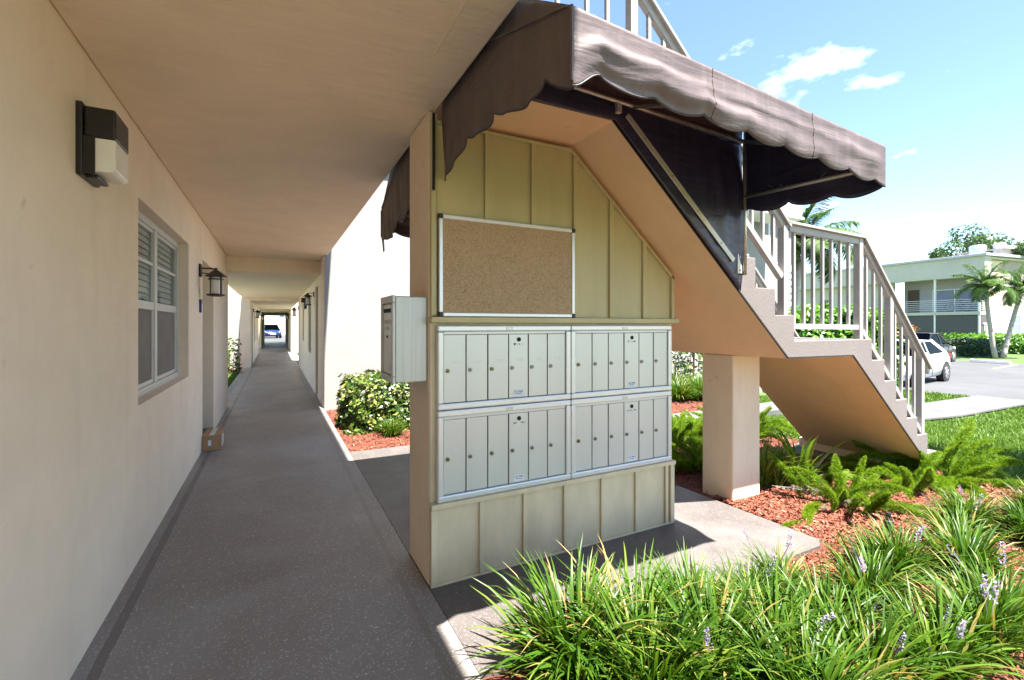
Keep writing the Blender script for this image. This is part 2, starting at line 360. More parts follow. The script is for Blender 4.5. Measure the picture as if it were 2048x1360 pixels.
# ------------------------------------------------------------------ ground
def sstep(t): t = np.clip(t, 0, 1); return t*t*(3-2*t)
def gz(x, y=0): return -0.45*sstep((np.asarray(x, float)-6.0)/7.0)
def gzf(x): return float(gz(x))
def sheet(name, mat, inside, x0, x1, y0, y1, step, dz, jitter=0, amp=0, smooth=True):
    nx, ny = int(round((x1-x0)/step)), int(round((y1-y0)/step))
    X, Y = np.meshgrid(np.linspace(x0, x1, nx+1), np.linspace(y0, y1, ny+1), indexing='ij')
    Z = gz(X) + dz + (amp*(rng.random(X.shape)-.5) if amp else 0)
    V = np.stack([X, Y, Z], -1).reshape(-1, 3)
    I, J = np.meshgrid(np.arange(nx), np.arange(ny), indexing='ij'); a = I*(ny+1)+J
    F = np.stack([a, a+ny+1, a+ny+2, a+1], -1).reshape(-1, 4)
    if inside is not None:
        cx = (X[:-1, :-1]+X[1:, 1:])/2; cy = (Y[:-1, :-1]+Y[1:, 1:])/2; F = F[inside(cx, cy).ravel()]
    return inst(name, npmesh(name, V, F, mat, smooth=smooth), kind='structure')
sheet('lawn', M['lawn'], None, -60, 90, -30, 130, 2.0, -.07)
def bed_in(x, y):
    a = (y < 1.87) & (x < 5.75+1.09*(y-1.48)+.05*np.sin(y*9)) & (y > -2.2); b = (x < 5.75) & (y < 4.72); c = (y > 5.32) & (x < 7.6+.5*np.sin(y*2)) & (y < 8.4)
    return (x > .73) & (a | b | c)
sheet('mulch_bed', M['mulch'], bed_in, .73, 9.73, -2.4, 8.4, .05, -.03, amp=.03)
sheet('garden_soil', M['mulch'], None, -7, -.78, 16.55, 17.45, .09, -.03, amp=.03)
def slab(name, poly, mat, z0=-.16, z1=0.0, bev=.006):
    b = MB().prism(poly, 'z', z0, z1); o = b.build(name, mat, bev=bev); o['kind'] = 'structure'; return o
slab('walkway', [(-.80, -4), (.728, -4), (.728, 41), (-.80, 41)], M['floor'], bev=.002)
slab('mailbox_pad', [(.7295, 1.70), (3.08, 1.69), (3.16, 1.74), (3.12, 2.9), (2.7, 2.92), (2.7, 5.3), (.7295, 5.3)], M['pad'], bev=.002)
slab('garden_path', [(2.706, 4.74), (9.2, 4.74), (9.2, 5.3), (2.706, 5.3)], M['concrete'], -.2, -.008)
# front path from the foot of the stair to the car park, following the slope
pts = [(5.2, 2.6), (6.2, 2.95), (7.4, 3.65), (8.8, 4.3), (10.5, 4.56), (12.5, 4.66), (14.5, 4.62), (16.45, 4.55)]
b = MB(); n = len(pts); vs = []
for i, (x, y) in enumerate(pts):
    x0, y0 = pts[max(i-1, 0)]; x1, y1 = pts[min(i+1, n-1)]; d = Vector((x1-x0, y1-y0)).normalized(); w = .55
    for s in (-1, 1): vs.append((x-d.y*w*s, y+d.x*w*s, gzf(x)-.02))
b.add(vs, [(2*i, 2*i+1, 2*i+3, 2*i+2) for i in range(n-1)])
o = b.build('front_path', M['concrete'], solid=.03); o['kind'] = 'structure'
def lot_in(x, y):
    e = 16.15+np.where(y > 5.2, .22, 0)-np.where(y > 7, (y-7)*.1, 0); return (x > e) & (x < 32.6)
sheet('parking_lot', M['asphalt'], lot_in, 14, 34, -14, 34, .25, -.045, smooth=False)
sheet('rear_parking_lot', M['asphalt'], None, -14, 14, 44, 72, 2, -.04)
b = MB()
for yy in (8.05, 10.9, 13.7): b.bar((27.6, yy, -.4905), (31.6, yy+.35, -.4905), .1, .004)
for i, bb in enumerate(((-.93, -.802, 9.3, 17.25), (.731, .95, 17.6, 25.95), (-.95, -.802, 26.35, 30.95))):
    slab('walkway_kerb', [(bb[0], bb[2]), (bb[1], bb[2]), (bb[1], bb[3]), (bb[0], bb[3])], M['kerb'], -.2, -.006)
for nm, (x0, x1, y0, y1) in (('added_bounce_paving', (-7, -2.3, 9.7, 16.4)), ('added_bounce_paving', (2.4, 7, 18, 25.6))):  # unseen slabs added to bounce neutral light onto the walkway ceiling
    slab(nm, [(x0, y0), (x1, y0), (x1, y1), (x0, y1)], M['kerb'], -.2, -.02)
o = b.build('parking_line', M['yellow']); o['kind'] = 'structure'

# scattered bark chips over the bed
def chips(name, n, fn):
    P = fn(n); n = len(P); a = rng.random(n)*6.283; L = rng.uniform(.006, .026, n); W = rng.uniform(.0018, .006, n)
    ax = np.stack([np.cos(a), np.sin(a), rng.normal(0, .35, n)], 1); bx = np.stack([-np.sin(a), np.cos(a), rng.normal(0, .5, n)], 1)
    V = np.stack([P-ax*L[:, None]/1-bx*W[:, None], P+ax*L[:, None]*.7-bx*W[:, None], P+ax*L[:, None]+bx*W[:, None]*.6, P-ax*L[:, None]*.8+bx*W[:, None]], 1).reshape(-1, 3)
    F = np.arange(4*n).reshape(n, 4)
    return inst(name, npmesh(name, V, F, M['chip'], np.repeat(np.clip(rng.normal(.5, .25, n), 0, 1), 4)), kind='stuff',
                label='loose red bark chips strewn over the planting beds', cat='bark chips')
def chip_pts(n):
    X = np.concatenate([rng.uniform(.75, 7.5, n), rng.uniform(2.4, 6.4, n)]); Y = np.concatenate([rng.uniform(-.2, 8.2, n), rng.uniform(.9, 2.6, n)])
    k = bed_in(X, Y) & ~((X < 3.19) & (Y > 1.67) & (Y < 2.95)) & ~((X < 2.73) & (Y > 1.67) & (Y < 5.33)) & ~((Y > 4.7) & (Y < 5.34)); X, Y = X[k], Y[k]
    return np.stack([X, Y, gz(X)-.022+rng.random(len(X))*.016], 1)
chips('bark_chips', 70000, chip_pts)

# lawn blades where the grass is near enough to tell them apart
def lawn_blades(name, n, fn, hmax):
    P = fn(n); n = len(P); a = rng.random(n)*6.283; h = rng.uniform(.45, 1, n)*hmax; w = rng.uniform(.004, .008, n)*np.clip(np.hypot(P[:, 0], P[:, 1])/7, 1, 2.4)
    s = np.stack([np.cos(a)*w, np.sin(a)*w, 0*a], 1); t = np.stack([rng.normal(0, .5, n)*h, rng.normal(0, .5, n)*h, h], 1)
    V = np.stack([P-s, P+s, P+t*.6+s*.5, P+t], 1).reshape(-1, 3); i = np.arange(n)*4
    F = np.stack([i, i+1, i+2, i+3], 1)
    return inst(name, npmesh(name, V, F, M['grass'], np.repeat(np.clip(rng.normal(.5, .22, n), 0, 1), 4)), kind='stuff')
def path_y(x): return np.interp(x, [p[0] for p in pts], [p[1] for p in pts])
def lawn_pts(n):
    X = rng.uniform(0, 1, n)**1.5*11.6+5.0; Y = rng.uniform(-.6, 7.4, n)
    k = ~bed_in(X, Y) & (np.abs(Y-path_y(X)) > .6) & ~((Y > 4.7) & (Y < 5.32) & (X < 9.2)) & (X < 16.2+.2*(Y > 5.2)) & (X > 5.0) & ((X > 5.7) | (Y < 1.8))
    X, Y = X[k], Y[k]; return np.stack([X, Y, gz(X)-.07], 1)
o = lawn_blades('lawn_grass', 120000, lawn_pts, .085); setp(o, 'short bright green lawn grass beside the concrete path', 'grass')
def lawn_pts2(n):
    X = np.concatenate([rng.uniform(-3, -.82, n), rng.uniform(.76, 2.5, n)]); Y = np.concatenate([rng.uniform(9.3, 16.5, n), rng.uniform(17.8, 25.6, n)])
    return np.stack([X, Y, 0*X-.07], 1)
o = lawn_blades('courtyard_grass', 14000, lawn_pts2, .09); setp(o, 'green grass in the courtyards off the covered walkway', 'grass')

# ------------------------------------------------------------------ buildings round the covered walkway
def wall_x(mb, xa, xb, y0, y1, z0, z1, holes):
    """wall slab between x=xa and xb, running in y, with rectangular holes (ya,yb,za,zb)"""
    ys = sorted({y0, y1, *[h[0] for h in holes], *[h[1] for h in holes]}); 
    for a, c in zip(ys[:-1], ys[1:]):
        zs = [(h[2], h[3]) for h in holes if h[0] <= a+1e-6 and h[1] >= c-1e-6]; z = z0
        for za, zb in sorted(zs):
            if za > z: mb.box(xa, xb, a, c, z, za)
            z = zb
        if z < z1: mb.box(xa, xb, a, c, z, z1)
def wall_y(mb, ya, yb, x0, x1, z0, z1, holes):
    xs = sorted({x0, x1, *[h[0] for h in holes], *[h[1] for h in holes]})
    for a, c in zip(xs[:-1], xs[1:]):
        zs = [(h[2], h[3]) for h in holes if h[0] <= a+1e-6 and h[1] >= c-1e-6]; z = z0
        for za, zb in sorted(zs):
            if za > z: mb.box(a, c, ya, yb, z, za)
            z = zb
        if z < z1: mb.box(a, c, ya, yb, z, z1)
def clean(mb):
    return mb
def window_side(parent, xf, y0, y1, z0, z1, sg, detail=True):
    """single-hung window set back in a wall whose face is at x=xf; sg=+1 faces +x"""
    X = lambda d: xf - sg*d                                     # d metres into the wall
    def bx(mb, d0, d1, a, c, e, f): mb.box(min(X(d0), X(d1)), max(X(d0), X(d1)), a, c, e, f)
    ym, zm = (y0+y1)/2, z0+(z1-z0)*.50; fw = .05
    f = MB()
    for a, c, e, g in ((y0, y1, z1-fw, z1), (y0, y1, z0, z0+fw), (y0, y0+fw, z0+fw, z1-fw), (y1-fw, y1, z0+fw, z1-fw)): bx(f, .075, .135, a, c, e, g)
    bx(f, .078, .13, ym-.035, ym+.035, z0+fw, z1-fw)
    w = f.build('window', M['sash'], parent, bev=.004)
    for a, c in ((y0+fw, ym-.035), (ym+.035, y1-fw)):
        q = MB()
        bx(q, .085, .125, a, c, zm-.03, zm+.03); bx(q, .09, .12, a, c, (zm+z1)/2-.012, (zm+z1)/2+.012)
        for e, g in ((z0+fw, z0+fw+.03), (z1-fw-.025, z1-fw)): bx(q, .09, .122, a, c, e, g)
        bx(q, .09, .122, a, a+.022, z0+fw+.03, zm-.03); bx(q, .09, .122, c-.022, c, z0+fw+.03, zm-.03)
        q.build('sash', M['sash'], w, bev=.003)
        p = MB(); bx(p, .104, .108, a, c, zm+.03, (zm+z1)/2-.012); bx(p, .104, .108, a, c, (zm+z1)/2+.012, z1-fw-.025); p.build('pane', M['glass'], w)
        p = MB(); bx(p, .098, .101, a+.022, c-.022, z0+fw+.03, zm-.03); p.build('insect_screen', M['screen'], w)
    if detail:
        me = None; k = 0; z = zm+.02
        while z < z1-.06:
            if me is None:
                mbv = MB(); t = .022
                mbv.add([(X(.112), y0+.06, -.022), (X(.112), y1-.12, -.022), (X(.122), y1-.12, .018), (X(.122), y0+.06, .018),
                         (X(.115), y0+.06, -.021), (X(.115), y1-.12, -.021), (X(.125), y1-.12, .019), (X(.125), y0+.06, .019)],
                        [(0, 1, 2, 3), (7, 6, 5, 4), (0, 4, 5, 1), (2, 6, 7, 3), (0, 3, 7, 4), (1, 5, 6, 2)])
                o = mbv.build('blind_slat', M['slat'], w); me = o.data
            else: o = inst('blind_slat', me, w)
            o.location = (0, 0, z-wloc(w).z); z += .046
    b2 = MB(); bx(b2, .26, .27, y0-.05, y1+.05, z0-.05, z1+.05); b2.build('interior_backing', M['dark'], w)
    return w
def door_side(parent, xf, y0, y1, z1, sg, depth=.22, mat='door'):
    X = lambda d: xf - sg*d
    d = MB(); d.box(min(X(depth), X(depth+.045)), max(X(depth), X(depth+.045)), y0+.04, y1-.04, .02, z1-.04)
    do = d.build('door', M[mat], parent, bev=.004)
    f = MB()
    for a, c, e, g in ((y0, y1, z1-.04, z1), (y0, y0+.04, 0, z1-.04), (y1-.04, y1, 0, z1-.04)): f.box(min(X(depth-.03), X(depth+.05)), max(X(depth-.03), X(depth+.05)), a, c, e, g)
    f.build('door_frame', M['door'], do, bev=.003)
    h = MB().lathe((X(depth-.03), y0+.11, 1.0), [(.012, -.03), (.012, 0), (.028, .005), (.028, .03), (.012, .035)], 10, 'x'); h.build('handle', M['steel'], do, smooth=True)
    return do
ZC = 2.56
# --- near block on the left
A = thing('apartment_building', 'tan stucco apartment block along the left side of the walkway', 'building', (-2, 2, 0))
wm = MB(); WIN = (3.43, 5.21, .92, 2.16); DOOR = (6.14, 7.17, 0, 2.13)
wall_x(wm, -1.02, -.72, -4, 9.25, -.1, 5.3, [WIN, DOOR]); wm.build('wall', M['wall'], A)
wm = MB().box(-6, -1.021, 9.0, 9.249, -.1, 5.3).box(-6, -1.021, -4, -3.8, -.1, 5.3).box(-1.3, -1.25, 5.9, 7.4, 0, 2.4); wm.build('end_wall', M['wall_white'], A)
window_side(A, -.72, *WIN, 1); door_side(A, -.72, *DOOR[:2], DOOR[3], 1)
MB().box(-1.02, -.721, 6.14, 7.17, 0.001, .05).build('door_sill', M['concrete'], A, bev=.006)
MB().box(-6.5, 1.0, -4.4, 9.6, 5.302, 5.5).build('roof', M['parapet'], A)
# --- walkway roof: one flat slab with down-stand beams
S = thing('walkway_roof', 'tan painted concrete slab roofing the long open walkway', 'roof', (0, 15, ZC))
MB().box(-.719, .78, -4, 9.0, ZC, 2.76).build('ceiling', M['ceiling'], S, bev=.012)
cs = MB(); segs = [(9.0, 17.3, 2.31), (17.3, 26.3, 2.21), (26.3, 33.6, 2.17), (33.6, 41, 2.14)]
for a, c, z in segs: cs.box(-.719 if a > 9.5 else -.95, .729 if a > 9.5 else .80, a, c-.001, z, 2.775)
cs.build('ceiling', M['ceiling'], S, label='lower ceiling bays beyond the first beam', bev=.008)
MB().box(.60, .612, .3, 1.88, ZC-.006, ZC+.003).build('ceiling_seam', M['ceiling'], S, bev=.003)
# --- block on the right behind the garden
Bk = thing('apartment_building', 'white stucco apartment block behind the mailbox garden', 'building', (6, 12, 0))
BD = (9.45, 10.1, 0, 2.16); BW1 = (11.35, 12.35, .75, 2.08); BW2 = (14.2, 15.0, .95, 2.1)
wm = MB(); wall_x(wm, .73, 1.03, 8.2, 17.55, -.1, 5.0, [BD, BW1, BW2]); wm.build('wall', M['wall'], Bk)
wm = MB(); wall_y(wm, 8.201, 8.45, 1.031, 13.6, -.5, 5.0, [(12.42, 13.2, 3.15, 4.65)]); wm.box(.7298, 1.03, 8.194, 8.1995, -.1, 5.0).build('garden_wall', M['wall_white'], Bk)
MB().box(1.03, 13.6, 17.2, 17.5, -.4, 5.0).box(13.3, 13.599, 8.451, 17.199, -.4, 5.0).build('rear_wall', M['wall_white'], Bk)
MB().box(.4, 14.0, 7.75, 17.9, 5.002, 5.42).build('roof', M['parapet'], Bk, bev=.01)
MB().box(10.5, 12.3, 7.2, 7.9, 4.22, 5.6).box(10.5, 12.34, 7.16, 7.9, 4.16, 4.219).build('roof_overhang', M['white'], Bk, bev=.01)
f = MB()
for a, c, e, g in ((12.42, 13.2, 4.58, 4.65), (12.42, 13.2, 3.15, 3.22), (12.42, 12.49, 3.22, 4.58), (13.13, 13.2, 3.22, 4.58), (12.88, 12.94, 3.22, 4.58)): f.box(a, c, 8.2, 8.27, e, g)
w = f.build('window', M['white'], Bk)
MB().box(12.49, 12.88, 8.24, 8.245, 3.22, 4.58).build('pane', M['bluegray'], w); MB().box(12.94, 13.13, 8.24, 8.245, 3.22, 4.58).build('pane', M['bluegray'], w)
me = None
for k in range(26):
    if me is None: o = MB().box(12.5, 12.87, 8.215, 8.232, -.018, .012).build('blind_slat', M['porch'], w); me = o.data
    else: o = inst('blind_slat', me, w)
    o.location = (0, 0, 3.27+k*.05)
me = None
for k in range(13):
    if me is None: o = MB().add([(13.2, 8.2, 0), (13.62, 8.2, 0), (13.62, 8.2, .2), (13.2, 8.2, .2), (13.2, 8.15, 0), (13.62, 8.15, 0), (13.62, 8.185, .2), (13.2, 8.185, .2)],
            [(0, 1, 2, 3), (7, 6, 5, 4), (0, 4, 5, 1), (2, 6, 7, 3), (0, 3, 7, 4), (1, 5, 6, 2)]).build('siding_board', M['white'], Bk); me = o.data
    else: o = inst('siding_board', me, Bk)
    o.location = (0, 0, .55+k*.2)
for W_ in (BW1, BW2): window_side(Bk, .73, *W_, -1, detail=False)
door_side(Bk, .73, BD[0], BD[1], BD[3], -1)
# --- blocks further down the walkway
def far_block(label, sg, y0, y1, door, wins, depth=7):
    xf = .73 if sg < 0 else -.72
    t = thing('apartment_building', label, 'building', (-sg*4, (y0+y1)/2, 0))
    x0, x1 = (xf, xf+.3) if sg < 0 else (xf-.3, xf)
    wm = MB(); wall_x(wm, x0, x1, y0, y1, -.1, 5.0, [door]+wins); wm.build('wall', M['wall'], t)
    xo = (x1+.001, x1+depth) if sg < 0 else (x0-depth, x0-.001)
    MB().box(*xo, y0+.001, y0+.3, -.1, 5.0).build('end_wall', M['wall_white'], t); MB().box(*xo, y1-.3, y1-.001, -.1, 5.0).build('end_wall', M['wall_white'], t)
    MB().box(min(x0, xo[0])-.2, max(x1, xo[1])+.2, y0-.3, y1+.2, 5.002, 5.4).build('roof', M['parapet'], t)
    door_side(t, xf, door[0], door[1], door[3], sg)
    for w in wins: window_side(t, xf, *w, sg, detail=False)
    return t
far_block('white stucco block past the left courtyard of the walkway', 1, 17.3, 26.3, (18.3, 19.1, 0, 2.0), [(20.6, 21.6, .75, 1.9), (23.0, 24.0, .75, 1.9)])
far_block('far stucco block at the left end of the walkway', 1, 31.0, 41, (32.5, 33.3, 0, 1.95), [(35, 36, .75, 1.9)])
far_block('far stucco block beyond the right-hand courtyard lawn', -1, 26.0, 41, (28.0, 28.8, 0, 1.95), [(30.5, 31.5, .75, 1.9), (34.5, 35.5, .75, 1.9)])
# --- building closing the view beyond the far end of the walkway
t = thing('apartment_building', 'pale yellow block seen beyond the far end of the walkway', 'building', (0, 76, 0))
wm = MB(); wall_y(wm, 76, 76.3, -12, 12, -.1, 6.5, [(-2.6, -1.3, 2.3, 3.5), (.5, 2.0, 2.3, 3.5)]); wm.build('wall', M['parapet'], t)
MB().box(-12, 12, 76.31, 84, -.1, 6.4).build('rear_volume', M['parapet'], t); MB().box(-12.3, 12.3, 75.6, 84.3, 6.502, 6.8).build('roof', M['white'], t)
for a, c in ((-2.6, -1.3), (.5, 2.0)):
    f = MB()
    for e, g, h, i in ((a, c, 2.3, 2.4), (a, c, 3.4, 3.5), (a, a+.1, 2.4, 3.4), (c-.1, c, 2.4, 3.4), (a+.1, c-.1, 2.86, 2.93), ((a+c)/2-.04, (a+c)/2+.04, 2.4, 2.86), ((a+c)/2-.04, (a+c)/2+.04, 2.93, 3.4)): f.box(e, g, 76.05, 76.12, h, i)
    w = f.build('window', M['white'], t); MB().box(a+.1, c-.1, 76.14, 76.15, 2.4, 3.4).build('pane', M['bluegray'], w)

# ------------------------------------------------------------------ staircase
ST = thing('staircase', 'concrete staircase with grey stepped side and tan underside', 'staircase', (3, 2.56, 0))
YN, YF = 2.0, 3.13
top = [(.835, 2.78), (1.83, 2.78)]
x, z = 1.83, 2.78
ups = [(1.83, 2.595), (2.04, 2.41), (2.255, 2.225), (2.468, 2.04), (2.68, 1.855), (2.892, 1.655), (3.105, 1.47), (3.325, 1.285)]
for i, (xx, zz) in enumerate(ups):
    if i: top.append((xx, ups[i-1][1]))
    top.append((xx, zz))
lows = [(4.385, 1.108), (4.59, .925), (4.785, .748), (4.975, .57), (5.165, .40), (5.36, .215)]
pz = 1.285
for xx, zz in lows: top += [(xx, pz), (xx, zz)]; pz = zz
top += [(5.55, pz), (5.55, -.1)]
bot = [(5.42, -.1), (5.42, .055), (4.095, 1.152), (3.245, 1.16), (1.662, 2.53), (.835, 2.52)]
poly = top + bot
sb = MB(); sb.prism(poly, 'y', YN, YF)
nf = len(poly); nt_ = len(top)
sb.m = [0, 0] + [0 if i < nt_-1 else 1 for i in range(nf)]
sb.build('flight', [M['stair_gray'], M['soffit']], ST, bev=.006)
g = MB()
for p, q in ((bot[1], bot[2]), (bot[2], bot[3]), (bot[3], bot[4])): g.bar((p[0], YN-.001, p[1]+.006), (q[0], YN-.001, q[1]+.006), .009, .010)
g.build('drip_edge', M['dark'], ST)
MB().box(3.26, 3.60, 2.45, 2.75, -.1, 1.157).build('post', M['post'], ST, bev=.012)
MB().box(5.40, 5.60, 2.25, 3.2, -.1, .10).build('footing', M['post'], ST, bev=.01)
# railings
hz = lambda x: 3.42 if x < 1.83 else (2.135 if 3.24 < x < 4.29 else (3.42-(x-1.83)*.911 if x <= 3.24 else 2.125-(x-4.29)*.985))
bz = lambda x: 2.91 if x < 1.83 else (1.39 if 3.24 < x < 4.25 else (2.90-(x-1.83)*.893+.08 if x <= 3.24 else 1.38-(x-4.25)*.93))
def railing(y, label):
    r = MB()
    for p, q in (((.80, hz(1)), (1.83, hz(1))), ((1.83, hz(1.84)), (3.285, hz(3.24)-.03)), ((3.25, hz(4)), (4.31, hz(4)-.02)), ((4.29, hz(4.31)), (5.44, hz(5.44)))):
        r.bar((p[0], y, p[1]-.0), (q[0], y, q[1]), .085, .022); r.bar((p[0], y, p[1]-.035), (q[0], y, q[1]-.035), .04, .05)
    ra = r.build('railing', M['rail'], ST, label=label, bev=.004)
    b2 = MB()
    for p, q in (((.80, bz(1)), (1.80, bz(1))), ((1.86, bz(1.86)), (3.215, bz(3.215))), ((3.27, 1.39), (4.22, 1.38)), ((4.28, bz(4.28)), (5.29, bz(5.29)))):
        b2.bar((p[0], y, p[1]), (q[0], y, q[1]), .04, .04)
    b2.build('bottom_rail', M['rail'], ra, bev=.003)
    def base(x):
        zz = 2.78
        for a, c in ups+lows:
            if x > a: zz = c
        return zz
    for x in (1.83, 3.245, 4.245, 4.735, 5.30):
        MB().box(x-.026, x+.026, y-.026, y+.026, base(x-.02) if x != 5.30 else .40, hz(x)-.02).build('post', M['rail'], ra, bev=.004)
    xs = [1.0, 1.16, 1.32, 1.51, 1.65] + [1.96+.117*i for i in range(11)] + [3.37+.121*i for i in range(7)] + [4.36+.117*i for i in range(3)] + [4.83+.116*i for i in range(4)]
    for x in xs:
        if abs(x-1.83) < .06 or x > 5.25: continue
        MB().box(x-.0105, x+.0105, y-.0105, y+.0105, bz(x)+.01, hz(x)-.045).build('baluster', M['rail'], ra)
railing(2.035, 'near side painted metal railing'); railing(3.095, 'far side painted metal railing')

# ------------------------------------------------------------------ mailbox wall
MW = thing('mailbox_wall', 'olive and taupe boarded mailbox wall standing under the stair', 'wall', (1.62, 2.55, 0))
YP = 2.40
MB().prism([(.735, -.02), (2.52, -.02), (2.52, 1.762), (1.655, 2.515), (.781, 2.51), (.78, 2.555), (.735, 2.555)], 'y', YP, 2.795).build('core', M['post'], MW, bev=.006)
def ztop(x): return 2.50 if x < 1.648 else 2.50-(x-1.648)*.868
xs = [.775, 1.068, 1.371, 1.675, 1.961, 2.249, 2.525]
for a, c in zip(xs[:-1], xs[1:]):
    poly = [(a+.002, 1.445), (c-.002, 1.445), (c-.002, ztop(c))]
    if a < 1.648 < c: poly.append((1.648, ztop(1.648)))
    poly.append((a+.002, ztop(a))); MB().prism(poly, 'y', YP-.012, YP-.0005).build('board', M['olive'], MW, bev=.002)
for x in xs[1:-1]: MB().prism([(x-.014, 1.446), (x+.018, 1.446), (x+.018, ztop(x+.018)-.016), (x-.014, ztop(x-.014)-.016)], 'y', YP-.030, YP-.012).build('batten', M['olive'], MW, bev=.003)
tr = MB().prism([(.740, 1.45), (.770, 1.45), (.770, 2.5), (.740, 2.5)], 'y', YP-.032, YP-.0005)
tr.prism([(2.50, 1.446), (2.526, 1.446), (2.526, ztop(2.52)), (2.50, ztop(2.50))], 'y', YP-.033, YP-.0122)
tr.bar((.77, YP-.022, 2.492), (1.652, YP-.022, 2.492), .022, .018, (0, 0, 1)); tr.bar((1.648, YP-.022, 2.488), (2.53, YP-.022, ztop(2.53)-.010), .022, .018, (0, 0, 1))
tr.build('edge_trim', M['olive'], MW, bev=.003)
MB().box(.733, 2.545, YP-.06, YP, 1.412, 1.444).build('ledge', M['olive'], MW, bev=.005)
MB().box(.74, 2.515, YP-.012, YP-.0005, .44, 1.411).build('backing_board', M['taupe'], MW)
xs = [.742, 1.028, 1.306, 1.590, 1.877, 2.165, 2.495]
for a, c in zip(xs[:-1], xs[1:]): MB().box(a+.001, c-.001, YP-.030, YP-.0125, .012, .418).build('board', M['taupe'], MW, label='lower taupe board', bev=.002)
for x in xs[1:-1]+[2.44]: MB().box(x-.013, x+.013, YP-.046, YP-.0305, .012, .417).build('batten', M['taupe'], MW, bev=.003)
tr = MB().box(.733, 2.51, YP-.062, YP-.0125, .4185, .446).box(.736, 2.505, YP-.042, YP-.0125, -.004, .0115).box(.735, .768, YP-.048, YP-.031, .012, .418).box(2.47, 2.507, YP-.052, YP-.031, .012, .418)
tr.build('base_trim', M['taupe'], MW, bev=.004)
MB().box(.745, .758, YP-.045, YP-.0325, 2.12, 2.53).build('awning_channel', M['dark'], MW)

# mailbox cabinets
def cabinet(x0, x1, z0, z1, label, nums, key_right=False):
    yf = YP-.012
    t = thing('mailbox_cabinet', label, 'mailboxes', (x0, yf, z0), 'mailbox cabinets on the wall')
    fw = .034; fr = MB()
    for a, c, e, g in ((x0, x1, z1-fw, z1), (x0, x1, z0, z0+fw), (x0, x0+fw, z0+fw, z1-fw), (x1-fw, x1, z0+fw, z1-fw)): fr.box(a, c, yf-.040, yf-.0005, e, g)
    fr.build('frame', M['alu_frame'], t, bev=.007)
    MB().box(x0+fw, x1-fw, yf-.008, yf-.001, z0+fw, z1-fw).build('recess', M['dark'], t)
    MB().box(x0+fw+.002, x1-fw-.002, yf-.030, yf-.009, z1-fw-.016, z1-fw).build('hinge_rail', M['alu'], t, bev=.002)
    MB().box((x0+x1)/2-.022, (x0+x1)/2+.022, yf-.043, yf-.0405, z1-.026, z1-.010).build('maker_plate', M['tube'], t, bev=.002)
    n = 6; wd = (x1-x0-2*fw)/n
    for k in range(n):
        a, c = x0+fw+k*wd+.003, x0+fw+(k+1)*wd-.003; lo, hi = z0+fw+.003, z1-fw-.018
        yo = yf-.026-random.uniform(0, .003)
        d = MB().box(a, c, yo, yf-.010, lo, hi); d.box(a, a+.004, yo-.0025, yo-.0002, lo, hi); do = d.build('door', M['alu'], t, bev=.0015)
        zk = lo+(hi-lo)*.47
        lk = MB().lathe((a+.022, yo-.004, zk), [(.0115, .0035), (.0115, -.002), (.009, -.005), (.0065, -.005), (.0065, -.003)], 14, 'y')
        lk.build('lock', M['brass'] if (k == 0 or (k == 2 and nums)) else M['steel'], do, smooth=False)
        MB().lathe((a+.020, yo-.0075, zk), [(.0045, 0), (.0045, -.0012)], 10, 'y').build('keyhole', M['dark'], do)
        if nums and nums[k]: text_mesh('number', nums[k], .030, M['faint'], do, ((a+c)/2+.01, yo-.0004, zk+.035), (1, 0, 0), (0, 0, 1), depth=.0004)
        if k == 3:
            m = (a+c)/2
            MB().lathe((m+.003, yo-.001, hi-.030), [(.0125, .0008), (.0125, -.003)], 16, 'y').build('master_lock', M['dark'], do)
            MB().box(m-.030, m+.034, yo-.0012, yo-.0003, hi-.066, hi-.052).build('sticker', M['faint'], do, label='worn remains of a sticker')
            s = MB()
            for q in range(9):
                u = m-.034+random.random()*.07
                if abs(u-m) > .014 or random.random() < .2: s.box(u, u+random.uniform(.002, .006), yo-.0018, yo-.0013, hi-.064+random.random()*.008, hi-.054+random.random()*.004)
            s.build('sticker_residue', M['ink'], do)
            MB().box(m-.030, m+.034, yo-.0012, yo-.0003, lo+.006, lo+.044).build('mail_label', M['paper'], do, bev=.0003)
            text_mesh('lettering', 'U.S. MAIL', .0145, M['ink'], do, (m+.002, yo-.0015, lo+.028), (1, 0, 0), (0, 0, 1))
            text_mesh('lettering', 'APPROVED BY', .0065, M['ink'], do, (m+.002, yo-.0015, lo+.018), (1, 0, 0), (0, 0, 1))
    return t
cabinet(.770, 1.625, .942, 1.398, 'upper left bank of six mailbox doors with faint numbers', ['361', '362', '363', '364', '365', '366'])
cabinet(1.629, 2.482, .942, 1.398, 'upper right bank of six mailbox doors without numbers', None)
cabinet(.770, 1.625, .447, .938, 'lower left bank of six mailbox doors above taupe boards', ['367', '368', '', '', '', ''])
cabinet(1.629, 2.482, .447, .938, 'lower right bank of six mailbox doors nearest the stair post', None)

# bulletin board
CB = thing('bulletin_board', 'empty speckled cork bulletin board in a white metal frame', 'bulletin board', (1.2, YP-.03, 1.43))
x0, x1, z0, z1, yb = .778, 1.657, 1.446, 1.995, YP-.031
MB().box(x0+.012, x1-.012, yb-.012, yb, z0+.012, z1-.012).build('cork_panel', M['cork'], CB)
for a, c, e, g in ((x0+.022, x1-.022, z1-.022, z1), (x0+.022, x1-.022, z0, z0+.022), (x0, x0+.022, z0+.022, z1-.022), (x1-.022, x1, z0+.022, z1-.022)):
    MB().box(a, c, yb-.019, yb-.0005, e, g).build('frame_side', M['alu_frame'], CB, bev=.004)
for a in (x0-.003, x1-.023):
    for e in (z0-.003, z1-.023): MB().box(a, a+.026, yb-.022, yb-.0003, e, e+.026).build('corner_cap', M['blackplastic'], CB, bev=.006)

